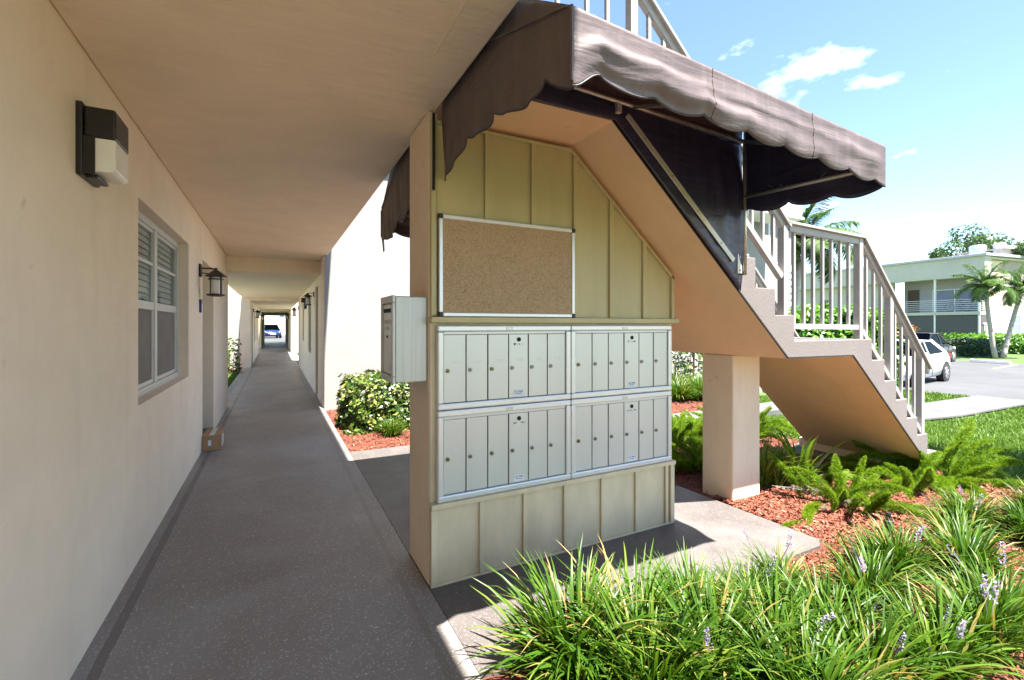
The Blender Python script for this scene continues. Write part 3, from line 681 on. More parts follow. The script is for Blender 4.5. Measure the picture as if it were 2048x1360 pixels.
# metal drop box hung on the end of the wall
DB = thing('drop_box', 'brushed metal outgoing mail box with slot on the wall end', 'mailbox', (.64, 2.565, 1.09))
x0, x1, y0, y1, z0, z1 = .549, .733, 2.42, 2.712, 1.094, 1.553
MB().box(x0+.012, x1, y0, y1, z0, z1).build('body', M['drop'], DB, bev=.006)
fr = MB()
for a, c, e, g in ((y0-.004, y1+.002, z1-.035, z1+.004), (y0-.004, y1+.002, z0-.004, z0+.035), (y0-.004, y0+.032, z0+.035, z1-.035), (y1-.03, y1+.002, z0+.035, z1-.035)): fr.box(x0-.004, x0+.0115, a, c, e, g)
fr.build('door_frame', M['drop'], DB, bev=.003)
dd = MB().box(x0+.003, x0+.0115, y0+.036, y1-.036, z0+.040, z1-.040).build('door', M['alu'], DB, bev=.002)
MB().box(x0+.0005, x0+.0028, y0+.05, y1-.06, z1-.085, z1-.064).build('slot', M['dark'], dd)
MB().lathe((x0+.003, (y0+y1)/2, 1.335), [(.008, .001), (.008, -.004)], 10, 'x').build('lock', M['dark'], dd)
MB().box(x0+.0015, x0+.0028, y0+.075, y0+.11, z0+.055, z0+.085).build('emblem', M['tube'], dd)
text_mesh('lettering', 'OUTGOING', .028, M['faint'], dd, (x0+.0018, (y0+y1)/2, z1-.145), (0, -1, 0), (0, 0, 1))
text_mesh('lettering', 'MAIL', .030, M['faint'], dd, (x0+.0018, (y0+y1)/2, z1-.182), (0, -1, 0), (0, 0, 1))

# ------------------------------------------------------------------ awnings
def awning(label, mirror):
    A2 = thing('awning', label, 'awning', (1.75, 2.565, 2.0))
    fy = (lambda y: 5.13-y) if mirror else (lambda y: y)
    Y0, Y1, X0, X1 = 1.16, 1.985, .805, 2.665
    zt = lambda x: 2.375-(x-X0)*.052
    hsh = lambda a: math.sin(a*12.9898)*43758.5453 % 1
    P = lambda x, y, z: (x, fy(y), z)
    scal = lambda t, n: abs(math.sin(math.pi*t*n))**.7
    # front valance with horizontal sags and soft folds
    def front(u, v):
        x = X0+(X1-X0)*u; top, low = zt(x), 2.196-(x-.92)*.0525-.026*scal((x-.921)/.236, 1) if x > .921 else 2.132+.064*sstep((x-X0)/.116)
        z = top+(low-top)*v; k = max(0, v-.22)/.78
        fold = .5+.5*math.sin(u*5.1+.9)
        y = Y0 - .011*math.sin(k*math.pi*1.1+.25)*min(1, k*4) + min(1, k*3)*((.005+.003*math.sin(u*4))*math.sin(v*9-u*5.5+.5*math.sin(u*11)) + .0025*math.sin(u*29+v*6+2*math.sin(u*7))*k + .003*fold*math.sin(v*21+u*6))
        y = Y0+(y-Y0)*min(1, u*14, (1-u)*14)
        return P(x, y, z)
    MB().grid(front, 130, 22).build('front_valance', M['canvas'], A2, smooth=True, solid=.004)
    MB().tube([front(i/130, 1) for i in range(131)], .0038, 5).build('hem_binding', M['hem'], A2)
    for uu in (.335, .67): MB().tube([(lambda p: (p[0], p[1]-(.003 if not mirror else -.003), p[2]))(front(uu, j/14)) for j in range(15)], .0022, 5).build('panel_seam', M['canvas'], A2)
    # side hanging along the walkway slab edge
    def side(u, v):
        y = Y0+(2.372-Y0)*u; top = 2.375+min(y-Y0, .84)*.70; cy = (1.16, 1.30, 1.73, 2.05, 2.42); i = max(j for j in range(4) if y >= cy[j]-1e-9); low = float(np.interp(y, cy, (2.135, 2.22, 2.285, 2.306, 2.19)))-(.045 if i else .02)*scal((y-cy[i])/(cy[i+1]-cy[i]), 1)-(.11 if mirror else 0)
        z = top+(low-top)*v; k = max(0, v-.45)/.55
        return P(X0+k*(.010*math.sin(u*24+v*2)+.007*math.sin(u*51))+.004*math.sin(v*8), y, z)
    MB().grid(side, 80, 20).build('side_valance', M['canvas'], A2, smooth=True, solid=.004); MB().tube([side(i/80, 1) for i in range(81)], .0034, 5).build('hem_binding', M['hem'], A2)
    def seam(u): y = Y0+.02+(1.98-Y0)*u; return P(X0-.006, y, 2.378+(y-Y0)*.36)
    MB().tube([seam(i/10) for i in range(11)], .004, 6).build('seam', M['canvas'], A2)
    MB().tube([P(X0-.002, Y0-.003, zt(X0)-.23*i/8+.0) for i in range(9)], .006, 6).build('corner_seam', M['canvas'], A2)
    # sloping top
    def topf(u, v):
        x = X0+(X1-X0+.06*v)*u; sag = -.02*math.sin(v*math.pi)*abs(math.sin(u*math.pi*2))
        return P(x, Y0+(Y1-Y0)*v, zt(x)+.585*v+sag)
    MB().grid(topf, 24, 10).build('top_canvas', M['canvas'], A2, smooth=True, solid=.004)
    # right end panel with scalloped hem
    def end(u, v):
        y = Y0+(1.97-Y0)*u; top = zt(X1)+.585*u*.98; low = 2.085-.035*scal(u, 3.2)+.075*u
        z = top+(low-top)*v; k = max(0, v-.5)/.5
        return P(X1+.06*u+.012*math.sin(u*15+v*4)*k, y, z)
    MB().grid(end, 40, 18).build('end_valance', M['canvas_dark'], A2, smooth=True, solid=.004); MB().tube([end(i/40, 1) for i in range(41)], .0034, 5).build('hem_binding', M['hem'], A2)
    # lining along the stair edge
    def lining(u, v):
        x = .83+(2.715-.83)*u; low = 2.522 if x < 1.662 else 2.53-(x-1.662)*.8655
        hi = 2.645-(x-1.2)*.035; z = low+.004+(hi-low)*v
        near = max(0, (u-.72)/.28)*math.sin(v*math.pi)
        return P(x, 1.984-.012*math.sin(v*math.pi)-near*.014*(1+math.sin(u*70+v*4)), z)
    MB().grid(lining, 70, 20).build('lining', M['canvas_dark'], A2, smooth=True, solid=.003)
    def upper(u, v):
        x = .83+(2.72-.83)*u; lo = 2.64-(x-1.2)*.035; hi = zt(x)+.575
        return P(x, 1.980-.05*v*v, lo+(hi-lo)*v)
    MB().grid(upper, 24, 8).build('upper_sun_blocker', M['canvas'], A2, smooth=True, solid=.003)  # panel added above the tube to block slivers of sun and sky
    # frame
    tb = lambda n, p, r=.0125: MB().tube([P(*q) for q in p], r, 10).build(n, M['tube'], A2, smooth=True)
    tb('frame_tube', [(.83, 1.955, 2.645), (2.73, 1.955, 2.59)]); tb('frame_tube', [(2.715, 1.955, 2.59), (2.715, 1.955, 1.725)])
    tb('frame_tube', [(2.715, 1.95, 2.59), (2.655, 1.185, 2.26)]); tb('frame_tube', [(2.715, 1.945, 2.232), (2.66, 1.20, 2.185)])
    tb('frame_tube', [(1.77, 1.95, 2.615), (1.77, 1.185, 2.31)]); tb('frame_tube', [(.83, 1.185, 2.36), (2.65, 1.185, 2.26)])
    MB().bar(P(1.735, 1.966, 2.565), P(2.625, 1.966, 1.815), .006, .034).build('flat_bar', M['bar'], A2, bev=.002)
    br = MB().box(2.665, 2.725, min(fy(1.966), fy(1.99)), max(fy(1.966), fy(1.99)), 1.735, 1.862).build('bracket', M['white'], A2, bev=.003)
    for z in (1.755, 1.842): MB().lathe(P(2.685, 1.966, z), [(.007, .004), (.007, -.004)], 8, 'y').build('bolt', M['steel'], br)
    for i in range(4):
        tt = .12+.2*i; MB().lathe(P(1.735+.89*tt*1.2, 1.962, 2.565-.75*tt*1.2), [(.005, .002), (.005, -.003)], 8, 'y').build('rivet', M['steel'], A2)
    MB().box(1.655, 1.685, min(fy(1.95), fy(1.975)), max(fy(1.95), fy(1.975)), 2.56, 2.615).build('clip', M['bar'], A2, bev=.002)
    lac = []
    for i in range(11):
        y = 1.86-.062*i; lac.append(P(2.715-(1.945-y)*.074+(.014 if i % 2 else .004), y, 2.228-(1.945-y)*.063+(.055 if i % 2 else .008)))
    MB().tube(lac, .0018, 5).build('lacing', M['tube'], A2)
    return A2
awning('brown scalloped canvas awning on the near side of the stair', False)
awning('brown canvas awning half hidden behind the mailbox wall', True)

# ------------------------------------------------------------------ wall lamps, plates, parcel
def wallpack(x, y, z, sg, label, group='box lights on the walls', sc=1):
    t = thing('wall_light', label, 'wall light', (x, y, z), group)
    f = lambda d: x+sg*d*sc
    def bx(mb, d0, d1, a, c, e, g): return mb.box(min(f(d0), f(d1)), max(f(d0), f(d1)), y+a*sc, y+c*sc, z+e*sc, z+g*sc)
    bx(MB(), 0, .022, -.11, .11, -.15, .15).build('back_plate', M['black'], t, bev=.005)
    bx(MB(), .0221, .125, -.10, .10, .012, .138).build('housing', M['black'], t, bev=.008)
    d = MB(); pr = [(.022, -.128), (.108, -.128), (.125, -.112), (.125, .0115), (.022, .0115)]
    d.prism([(f(a), z+c*sc) for a, c in pr], 'y', y-.098*sc, y+.098*sc); d.build('diffuser', M['frost'], t, bev=.006)
    bx(MB(), .0221, .06, -.105, -.1, -.14, .012).build('side_rib', M['black'], t)
    bx(MB(), .02, .06, -.07, .07, -.150, -.1355).build('lower_clip', M['black'], t, bev=.003)
    return t
def lantern(x, y, z, sg, label, sc=1, group='black wall lanterns along the walkway'):
    t = thing('wall_lantern', label, 'lantern', (x, y, z), group)
    f = lambda d: x+sg*d*sc; cx = f(.15)
    MB().box(min(f(0), f(.022)), max(f(0), f(.022)), y-.055*sc, y+.055*sc, z-.01*sc, z+.13*sc).build('back_plate', M['black'], t, bev=.012*sc)
    MB().tube([(f(.02), y, z+.085*sc), (f(.11), y, z+.088*sc), (f(.15), y, z+.072*sc)], .008*sc, 8).tube([(f(.02), y, z+.035*sc), (f(.08), y, z+.03*sc), (f(.13), y, z+.05*sc)], .006*sc, 8).build('arm', M['black'], t)
    S_ = lambda pr: [(r*sc, h*sc) for r, h in pr]
    MB().lathe((cx, y, z), S_([(.01, .095), (.018, .085), (.012, .075), (.035, .062), (.075, .03), (.105, .008), (.105, 0), (.06, -.004)]), 8).build('roof', M['black'], t)
    MB().lathe((cx, y, z), S_([(.045, -.006), (.045, -.185)]), 14).build('glass_cylinder', M['frost'], t, smooth=False)
    MB().lathe((cx, y, z), S_([(.06, -.187), (.088, -.19), (.088, -.205), (.05, -.215)]), 12).build('base_ring', M['black'], t)
    for k in range(4):
        a = math.pi/4+k*math.pi/2; px, py = cx+.066*sc*math.cos(a), y+.066*sc*math.sin(a)
        MB().box(px-.005*sc, px+.005*sc, py-.005*sc, py+.005*sc, z-.19*sc, z+.001).build('cage_post', M['black'], t)
    MB().lathe((cx, y, z), S_([(.066, -.024), (.074, -.024), (.074, -.034), (.066, -.034)]), 12).build('cage_ring', M['black'], t)
    return t
wallpack(-.72, 2.575, 2.165, 1, 'black box wall light above left wall, nearest the camera')
lantern(-.72, 5.90, 1.925, 1, 'black wall lantern beside the nearest left doorway')
lantern(.73, 10.45, 1.99, -1, 'black wall lantern beside the nearest right doorway', .85)
wallpack(.73, 13.1, 1.97, -1, 'black box wall light between the right wall windows')
lantern(.73, 17.3, 1.92, -1, 'black lantern at the far end of the right block')
wallpack(-.72, 24.6, 1.95, 1, 'small black box light far down the left wall')
lantern(-.72, 19.6, 1.88, 1, 'black lantern by the door of the second left block')
lantern(-.72, 26.1, 1.85, 1, 'reddish lit lantern at the end of the second left block')
wallpack(.73, 29.6, 1.9, -1, 'box light on the far right block beneath the last beam')
setp(MB().box(-.721, -.712, 5.88, 5.97, 1.69, 1.80).build('number_plate', M['bar'], bev=.002), 'small beige unit plate on the wall below the lantern', 'plate')
dn = MB().box(-.721, -.700, 5.88, 5.955, 1.535, 1.675).build('door_notice', M['bluetag'], bev=.003); setp(dn, 'dark blue and white notice hung beside the left doorway', 'notice')
MB().box(-.6995, -.698, 5.91, 5.957, 1.54, 1.63).build('paper', M['white'], dn)
t = thing('cardboard_box', 'small taped cardboard parcel on the floor by the left doorway', 'parcel', (-.64, 6.25, 0))
MB().box(-.715, -.535, 6.06, 6.47, .001, .175).build('carton', M['cardboard'], t, bev=.005)
MB().box(-.5345, -.533, 6.12, 6.30, .03, .145).build('shipping_label', M['paper'], t)
MB().box(-.65, -.60, 6.055, 6.475, .1755, .1765).build('tape', M['bar'], t)
s = MB()
for k in range(5): s.box(-.5328, -.5325, 6.14, 6.28-.02*(k % 3), .045+k*.018, .051+k*.018)
s.build('print', M['ink'], t)
MB().box(-.66, -.63, 6.0585, 6.0592, .06, .12).build('mark', M['paper'], t)

# ------------------------------------------------------------------ plants
def blade_clump(n, L0, L1, width, spread, lean=(.05, .9), droop=(.5, 1.6), k=6, seed=0, dead=.05):
    g = np.random.default_rng(seed)
    az = g.random(n)*2*np.pi; L = g.uniform(L0, L1, n); a0 = g.uniform(*lean, n)*g.random(n)**.4; dr = g.uniform(*droop, n); r = spread*np.sqrt(g.random(n))
    bx = r*np.cos(az+g.normal(0, .6, n)); by = r*np.sin(az+g.normal(0, .6, n)); w = width*g.uniform(.7, 1.2, n)
    tw = g.normal(0, .5, n); s = np.linspace(0, 1, k+1); P = np.zeros((n, k+1, 3)); h = np.zeros(n); z = np.zeros(n)
    for i in range(k+1):
        P[:, i, 0] = bx+h*np.cos(az); P[:, i, 1] = by+h*np.sin(az); P[:, i, 2] = z
        th = a0+dr*s[i]**1.4; h = h+np.sin(th)*L/k; z = z+np.cos(th)*L/k
    side = np.stack([-np.sin(az+tw), np.cos(az+tw), .25*np.sin(tw)], 1)
    prof = np.array([.75, 1, 1, .95, .8, .5, .04])[:k+1] if k == 6 else np.linspace(1, .05, k+1)
    W = w[:, None]*prof[None]
    Lf = P-side[:, None]*W[..., None]/2; Rt = P+side[:, None]*W[..., None]/2; Md = P.copy(); Md[..., 2] -= .18*W
    V = np.stack([Lf, Md, Rt], 2).reshape(-1, 3)
    idx = (np.arange(n)*(k+1)*3)[:, None]+np.arange(k)[None]*3; idx = idx.ravel()
    F = np.concatenate([np.stack([idx, idx+1, idx+4, idx+3], 1), np.stack([idx+1, idx+2, idx+5, idx+4], 1)])
    t = np.clip(g.normal(.48, .2, n), 0, .9); t[g.random(n) < dead] = 1.0
    T = np.clip(t[:, None]+(.08*s)[None]-.1*(1-s)[None], 0, 1); T = np.repeat(T[..., None], 3, 2).reshape(-1)
    return V, F, T
turf = []
for i in range(6):
    V, F, T = blade_clump([330, 300, 360, 280, 340, 310][i], .20, .52,   .0145, .10, droop=(.5, 2.1), seed=20+i, dead=.06); turf.append(npmesh('leaf_tuft', V, F, M['blade'], T))
def spike_mesh(seed):
    g = np.random.default_rng(seed); n = 46; t = g.random(n); a = g.random(n)*6.283; ln = .1
    c = np.stack([.02*t*t, 0*t, .26+t*ln], 1); r = .008*(1-.5*t)
    d = np.stack([np.cos(a), np.sin(a), .4*np.ones(n)], 1); p = c+d*r[:, None]; u = np.stack([-np.sin(a), np.cos(a), 0*a], 1)*.0035
    V = np.concatenate([np.stack([p-u, p+u, p+d*.006+u*.6, p+d*.007-u*.6], 1).reshape(-1, 3)]); F = np.arange(4*n).reshape(n, 4)
    stem = np.array([[-.0015, 0, 0], [.0015, 0, 0], [.0015, 0, .30], [-.0015, 0, .30]]); V = np.concatenate([V, stem]); F = np.concatenate([F, [[4*n, 4*n+1, 4*n+2, 4*n+3]]])
    return npmesh('flower_spike', V, F, M['flower'], np.repeat(g.random(n+1), 4))
spikes = [spike_mesh(i) for i in range(3)]
TG = 'lilyturf clumps in the front bed'
def lilyturf(x, y, sc, label, nsp=1, grp=TG, z=None):
    t = thing('lilyturf_clump', label, 'grass plant', (x, y, gzf(x)-.03 if z is None else z), grp)
    inst('leaf_tuft', random.choice(turf), t, rot=(random.uniform(-.08, .08), random.uniform(-.08, .08), random.random()*6.28), sc=sc)
    if random.random() < .6: inst('leaf_tuft', random.choice(turf), t, loc=(random.uniform(-.08, .08), random.uniform(-.08, .08), 0), rot=(0, 0, random.random()*6.28), sc=sc*.85)
    for k in range((nsp+1)//2):
        a = random.random()*6.28; inst('flower_spike', random.choice(spikes), t, loc=(.07*math.cos(a), .07*math.sin(a), .02), rot=(random.uniform(-.5, .5), random.uniform(-.5, .5), a), sc=random.uniform(.8, 1.1))
    return t
front = [
 (1.06, 1.5, 1.09, 'leftmost lilyturf clump spilling over the sunlit paving edge', 0),
 (1.36, 1.5, 1.02, 'lilyturf clump in front of the third taupe board', 0),
 (1.2, 1.24, 0.97, 'lilyturf clump at the bottom edge left of the bed', 0),
 (1.66, 1.46, 0.85, 'lilyturf clump in front of the right mailbox bank', 0),
 (1.5, 1.2, 0.97, 'lilyturf clump at the bottom edge below the pad shadow', 1),
 (1.98, 1.42, 0.70, 'lilyturf clump at the pad edge with a dry yellow leaf', 1),
 (1.8, 1.18, 0.85, 'dense lilyturf clump behind the bottom centre-right edge', 1),
 (2.34, 1.48, 0.64, 'lilyturf clump nearest the outer corner of the pad', 3),
 (2.14, 1.14, 0.83, 'lilyturf clump right of centre with lilac spikes low down', 2),
 (2.66, 1.22, 0.75, 'lilyturf clump standing alone in red mulch below the sprinkler', 3),
 (1.98, 0.9, 0.87, 'lilyturf clump at the bottom edge right of centre', 1),
 (2.36, 0.86, 0.78, 'lilyturf clump at the bottom edge toward the right corner', 3),
 (2.72, 0.84, 0.78, 'lilyturf clump in the bottom right with pale flower spikes', 4),
 (3.02, 0.86, 0.74, 'lilyturf clump by the right border above the corner', 3),
 (3.14, 1.3, 0.70, 'lilyturf clump right beside the black sprinkler head', 2),
 (3.86, 1.3, 0.67, 'broad lilyturf clump right of the sprinkler with lilac spike', 3),
 (4.35, 1.36, 0.66, 'lilyturf clump in front of the large foxtail fern', 1),
 (4.4, 1.1, 0.70, 'lilyturf clump at the right border under the foxtail fern', 1),
 (5.0, 1.22, 0.66, 'lilyturf clump farthest right at the lawn edge', 0),
 (1.62, 0.92, 0.90, 'lilyturf clump cut off by the bottom edge of the view', 0),
 (3.45, 1.12, .85, 'lilyturf clump on the right border below the sprinkler', 1),
]
for x, y, s, lb, k in front: lilyturf(x, y, s, lb, k)
for x, y, s, lb in ((6.75, 6.25, 1.15, 'lilyturf clump across the path left of the stair post'), (7.35, 6.2, 1.25, 'lilyturf clump across the path against the stair post'),
                    (7.2, 6.75, 1.3, 'tall lilyturf clump at the back before the white wall'), (6.6, 6.9, 1.2, 'back lilyturf clump nearest the mailbox wall edge'), (7.9, 6.6, 1.25, 'lilyturf clump mostly hidden behind the stair post')):
    lilyturf(x, y, s, lb, 0, 'lilyturf clumps across the garden path')
# foxtail ferns
def plume(seed, L=.5, bend=.8, r0=.052, n=3300):
    g = np.random.default_rng(seed); m = 11; nn = n//m
    tn = g.random(nn)**.9; an = g.random(nn)*6.283; t = np.clip(np.repeat(tn, m)+g.normal(0, .012, nn*m), 0, 1); a = np.repeat(an, m)+g.normal(0, .22, nn*m); n = nn*m
    def C(t): th = bend*t; return np.stack([L*(1-np.cos(th))/bend, .02*np.sin(t*5+seed), L*np.sin(th)/bend], -1)
    c = C(t); th = bend*t; tan = np.stack([np.sin(th), 0*t, np.cos(th)], -1); nx = np.stack([np.cos(th), 0*t, -np.sin(th)], -1); ny = np.array([0, 1, 0])
    rad = nx*np.cos(a)[:, None]+ny*np.sin(a)[:, None]; tw = -nx*np.sin(a)[:, None]+ny*np.cos(a)[:, None]
    env = r0*np.clip(np.sin(np.pi*np.clip(t*.90+.10, 0, 1))**.5, .12, 1); rn = np.repeat(g.uniform(.62, 1.05, nn), m)*g.uniform(.8, 1.12, n)
    r = env*rn; b0 = c+rad*(r*.42)[:, None]+tan*(r*.15)[:, None]
    dd = rad+tan*.7+g.normal(0, .45, (n, 3)); dd /= np.linalg.norm(dd, axis=1)[:, None]
    tip = b0+dd*(r*.72)[:, None]; w = .0017
    sd = np.cross(dd, g.normal(0, 1, (n, 3))); sd /= np.linalg.norm(sd, axis=1)[:, None]
    V = np.stack([b0-sd*w, b0+sd*w, tip], 1).reshape(-1, 3); F = np.arange(3*n).reshape(n, 3)
    tt = np.clip(.30+.3*t+np.repeat(g.normal(0, .16, nn), m)+g.normal(0, .08, n), 0, 1); T = np.stack([tt-.22, tt-.22, tt+.15], 1).reshape(-1)
    k = 7; s = np.linspace(0, 1, k); cs = C(s); q = np.array([[1, 0, 0], [-.5, .87, 0], [-.5, -.87, 0]])*.003
    SV = (cs[:, None]+q[None]).reshape(-1, 3); SF = []
    for i in range(k-1):
        for j in range(3): p = i*3+j; p2 = i*3+(j+1) % 3; SF += [[p, p2, p2+3], [p, p2+3, p+3]]
    V2 = np.concatenate([V, SV]); F2 = np.concatenate([F, np.array(SF)+len(V)]); return V2, F2, np.concatenate([np.clip(T, 0, 1), np.full(len(SV), .3)])
plumes = []
for i, (L, bd) in enumerate(((.56, .5), (.46, 1.0), (.60, 1.3), (.36, .35), (.52, 1.7))):
    V, F, T = plume(40+i, L, bd); plumes.append(npmesh('plume', V, F, M['fern'], T))
V, F, T = plume(60, .3, .7, .024, 500); dead_plume = npmesh('dry_plume', V, F, M['fern_dead'], T)
FG = 'foxtail ferns in the planting bed'
def fern(x, y, label, n, sc, lean=(.15, 1.2), extra=(), sp=.12, seed=0, dry=0):
    g = random.Random(seed); t = thing('foxtail_fern', label, 'fern', (x, y, gzf(x)-.03), FG)
    for k in range(n):
        a = g.random()*6.28; tl = lean[0]+(lean[1]-lean[0])*g.random()**.8; s = sc*g.uniform(.7, 1.15); r = sp*g.random()
        inst('plume', g.choice(plumes), t, loc=(r*math.cos(a), r*math.sin(a), 0), rot=(0, tl, a), sc=s)
    for (dx, dy, tl, a, s, i) in extra: inst('plume', plumes[i], t, loc=(dx, dy, .02), rot=(0, tl, a), sc=s)
    for k in range(dry):
        a = g.uniform(2.2, 4.2); inst('dry_plume', dead_plume, t, loc=(.05*math.cos(a), .05*math.sin(a), 0), rot=(0, g.uniform(.5, 1.3), a), sc=g.uniform(.9, 1.5))
    return t
fern(3.95, 2.05, 'foxtail fern with upright plumes beside the concrete post', 17, .85, (.02, .55), sp=.24, seed=3, dry=4,
     extra=((-.15, .05, 1.35, 3.5, .95, 0), (.1, -.1, 1.15, 5.2, 1.25, 2), (.2, 0, .9, .2, .95, 1), (-.2, -.1, .35, 3.2, .7, 3), (-.6, -.08, 1.45, 3.2, .62, 0), (.25, -.1, 1.0, -.6, .75, 3)))
fern(5.45, 1.95, 'large bushy foxtail fern at the foot of the stair', 52, .95, (.1, 1.45), sp=.34, seed=5,
     extra=((-.2, -.1, 1.25, 3.6, 1.5, 1), (.2, -.1, 1.3, -.3, 1.5, 1), (.3, .1, .7, -.1, 1.4, 0)))
fern(5.05, 2.02, 'bright foxtail fern spreading under the stair underside', 26, 1.05, (.5, 1.45), sp=.25, seed=15)
fern(3.75, 3.15, 'dark shaded foxtail fern between mailbox wall and post', 34, 1.0, (.05, 1.2), sp=.22, seed=6)
fern(4.35, 4.05, 'yellow green foxtail fern in sun beyond the shaded one', 40, 1.0, (.1, 1.3), sp=.3, seed=7)
fern(4.95, 4.2, 'yellow green foxtail fern hidden partly by the post', 36, .95, (.2, 1.3), sp=.3, seed=8)
fern(5.5, 4.05, 'round yellow green foxtail fern right of the post', 40, .9, (.2, 1.35), sp=.32, seed=9)
# broad-leaved lily by the post
V, F, T = blade_clump(34, .30, .62, .038, .07, lean=(.1, .8), droop=(.5, 1.5), seed=71, dead=.12); lily = npmesh('leaf_tuft', V, F, M['lily'], T)
V, F, T = blade_clump(60, .25, .6, .011, .08, lean=(.2, .9), droop=(.4, 1.5), seed=72, dead=.15); lily2 = npmesh('leaf_tuft', V, F, M['lily'], T)
t = thing('strap_leaf_lily', 'strap leaved lily with a yellowing leaf behind the upright fern', 'plant', (4.12, 2.42, -.03)); inst('leaf_tuft', lily, t); inst('leaf_tuft', lily2, t, loc=(-.18, .12, 0))
t = thing('strap_leaf_lily', 'thin leaved lily in shade against the concrete post', 'plant', (3.85, 2.62, -.03)); inst('leaf_tuft', lily2, t, sc=1.1); inst('leaf_tuft', lily, t, rot=(0, 0, 2), sc=.8)
# leafy hedges and shrubs
def leafcloud(n, size, fn, mat, seed, tmean=.45, tstd=.25, aspect=.5, up=.35):
    g = np.random.default_rng(seed); P, N = fn(n, g); n = len(P)
    N = N+g.normal(0, .55, (n, 3)); N[:, 2] += up; N /= np.linalg.norm(N, axis=1)[:, None]
    a = np.cross(N, g.normal(0, 1, (n, 3))); a /= np.linalg.norm(a, axis=1)[:, None]; b = np.cross(N, a)
    s = size*g.uniform(.6, 1.25, n)[:, None]
    V = np.stack([P-a*s, P+b*s*aspect-N*s*.12, P+a*s, P-b*s*aspect-N*s*.12], 1).reshape(-1, 3)
    i = np.arange(n)*4; F = np.concatenate([np.stack([i, i+1, i+2], 1), np.stack([i, i+2, i+3], 1)])
    return npmesh('foliage', V, F, mat, np.repeat(np.clip(g.normal(tmean, tstd, n), 0, 1), 4))
def boxcloud(lx, ly, lz, lump=.12, inner=.35):
    def fn(n, g):
        d = g.normal(0, 1, (n, 3)); d[:, 2] = np.abs(d[:, 2])*.95-.12; d /= np.abs(d).max(1)[:, None]**.82*np.linalg.norm(d, axis=1)[:, None]**.18
        r = 1-inner*g.random(n)**2.2; w = 1+lump*(np.sin(d[:, 0]*7+d[:, 2]*5)*np.cos(d[:, 1]*6+1.3)+.6*np.sin(d[:, 0]*15+d[:, 1]*11+d[:, 2]*13))
        P = d*(r*w)[:, None]*np.array([lx/2, ly/2, lz]); P[:, 2] = np.maximum(P[:, 2], .02); return P, d
    return fn
def shrub(name, label, cat, loc, dims, n, size, mat, seed, group=None, rz=0, stems=5, tmean=.45, tstd=.25, aspect=.5, lump=.12):
    t = thing(name, label, cat, loc, group); t.rotation_euler = (0, 0, rz)
    inst('foliage', leafcloud(n, size, boxcloud(*dims, lump=lump), mat, seed, tmean, tstd, aspect), t)
    g = random.Random(seed); s = MB(); w = wloc(t)
    for k in range(stems):
        x, y = g.uniform(-.35, .35)*dims[0], g.uniform(-.3, .3)*dims[1]; s.tube([(w.x+x, w.y+y, w.z-.02), (w.x+x*1.1+.03, w.y+y*1.1, w.z+dims[2]*.75)], [.014, .006], 5)
    s.build('stems', M['bark'], t); return t
shrub('variegated_hedge', 'yellow and green variegated hedge against the white wall', 'hedge', (1.78, 6.75, -.03), (1.95, 1.15, .74), 12000, .042, M['varieg'], 1, tmean=.48, tstd=.3, lump=.04)
t = lilyturf(1.33, 6.0, .62, 'small grassy tuft in front of the variegated hedge', 0, 'small tufts'); del t['group']
shrub('corner_shrub', 'small variegated shrub at the left courtyard wall', 'shrub', (-1.30, 15.9, -.03), (.75, .7, .95), 700, .06, M['varieg'], 2, tmean=.5, tstd=.3)
shrub('wall_shrub', 'loose reddish stemmed shrub at the white wall behind lilyturf', 'shrub', (8.75, 7.55, gzf(8.75)-.03), (1.4, .8, 1.45), 1300, .06, M['varieg'], 3, stems=14, tmean=.4, tstd=.3)
shrub('bright_hedge', 'tall bright green hedge seen through the stair railing', 'hedge', (14.0, 7.4, -.5), (3.4, 1.5, 2.35), 11000, .10, M['bright'], 4, rz=-.4, tmean=.5, tstd=.25, lump=.06)
shrub('low_hedge', 'dark green low hedge before the far balcony building', 'hedge', (38.3, 12.9, -.5), (2.0, 3.9, 1.0), 5200, .13, M['darkleaf'], 5, aspect=.4)
shrub('clipped_hedge', 'light green clipped hedge right of the twin palms', 'hedge', (44.8, 12.4, -.5), (3.0, 6.2, 1.2), 5200, .17, M['bright'], 6, tmean=.4)
shrub('croton_shrub', 'orange leaved croton shrub below the far balcony', 'shrub', (39.0, 16.4, -.5), (1.7, 2.3, 1.75), 2200, .14, M['croton'], 7)
shrub('end_shrub', 'green shrub beside the car at the walkway end', 'shrub', (2.9, 62, -.05), (2.2, 2.2, 2.2), 1500, .16, M['bright'], 8)
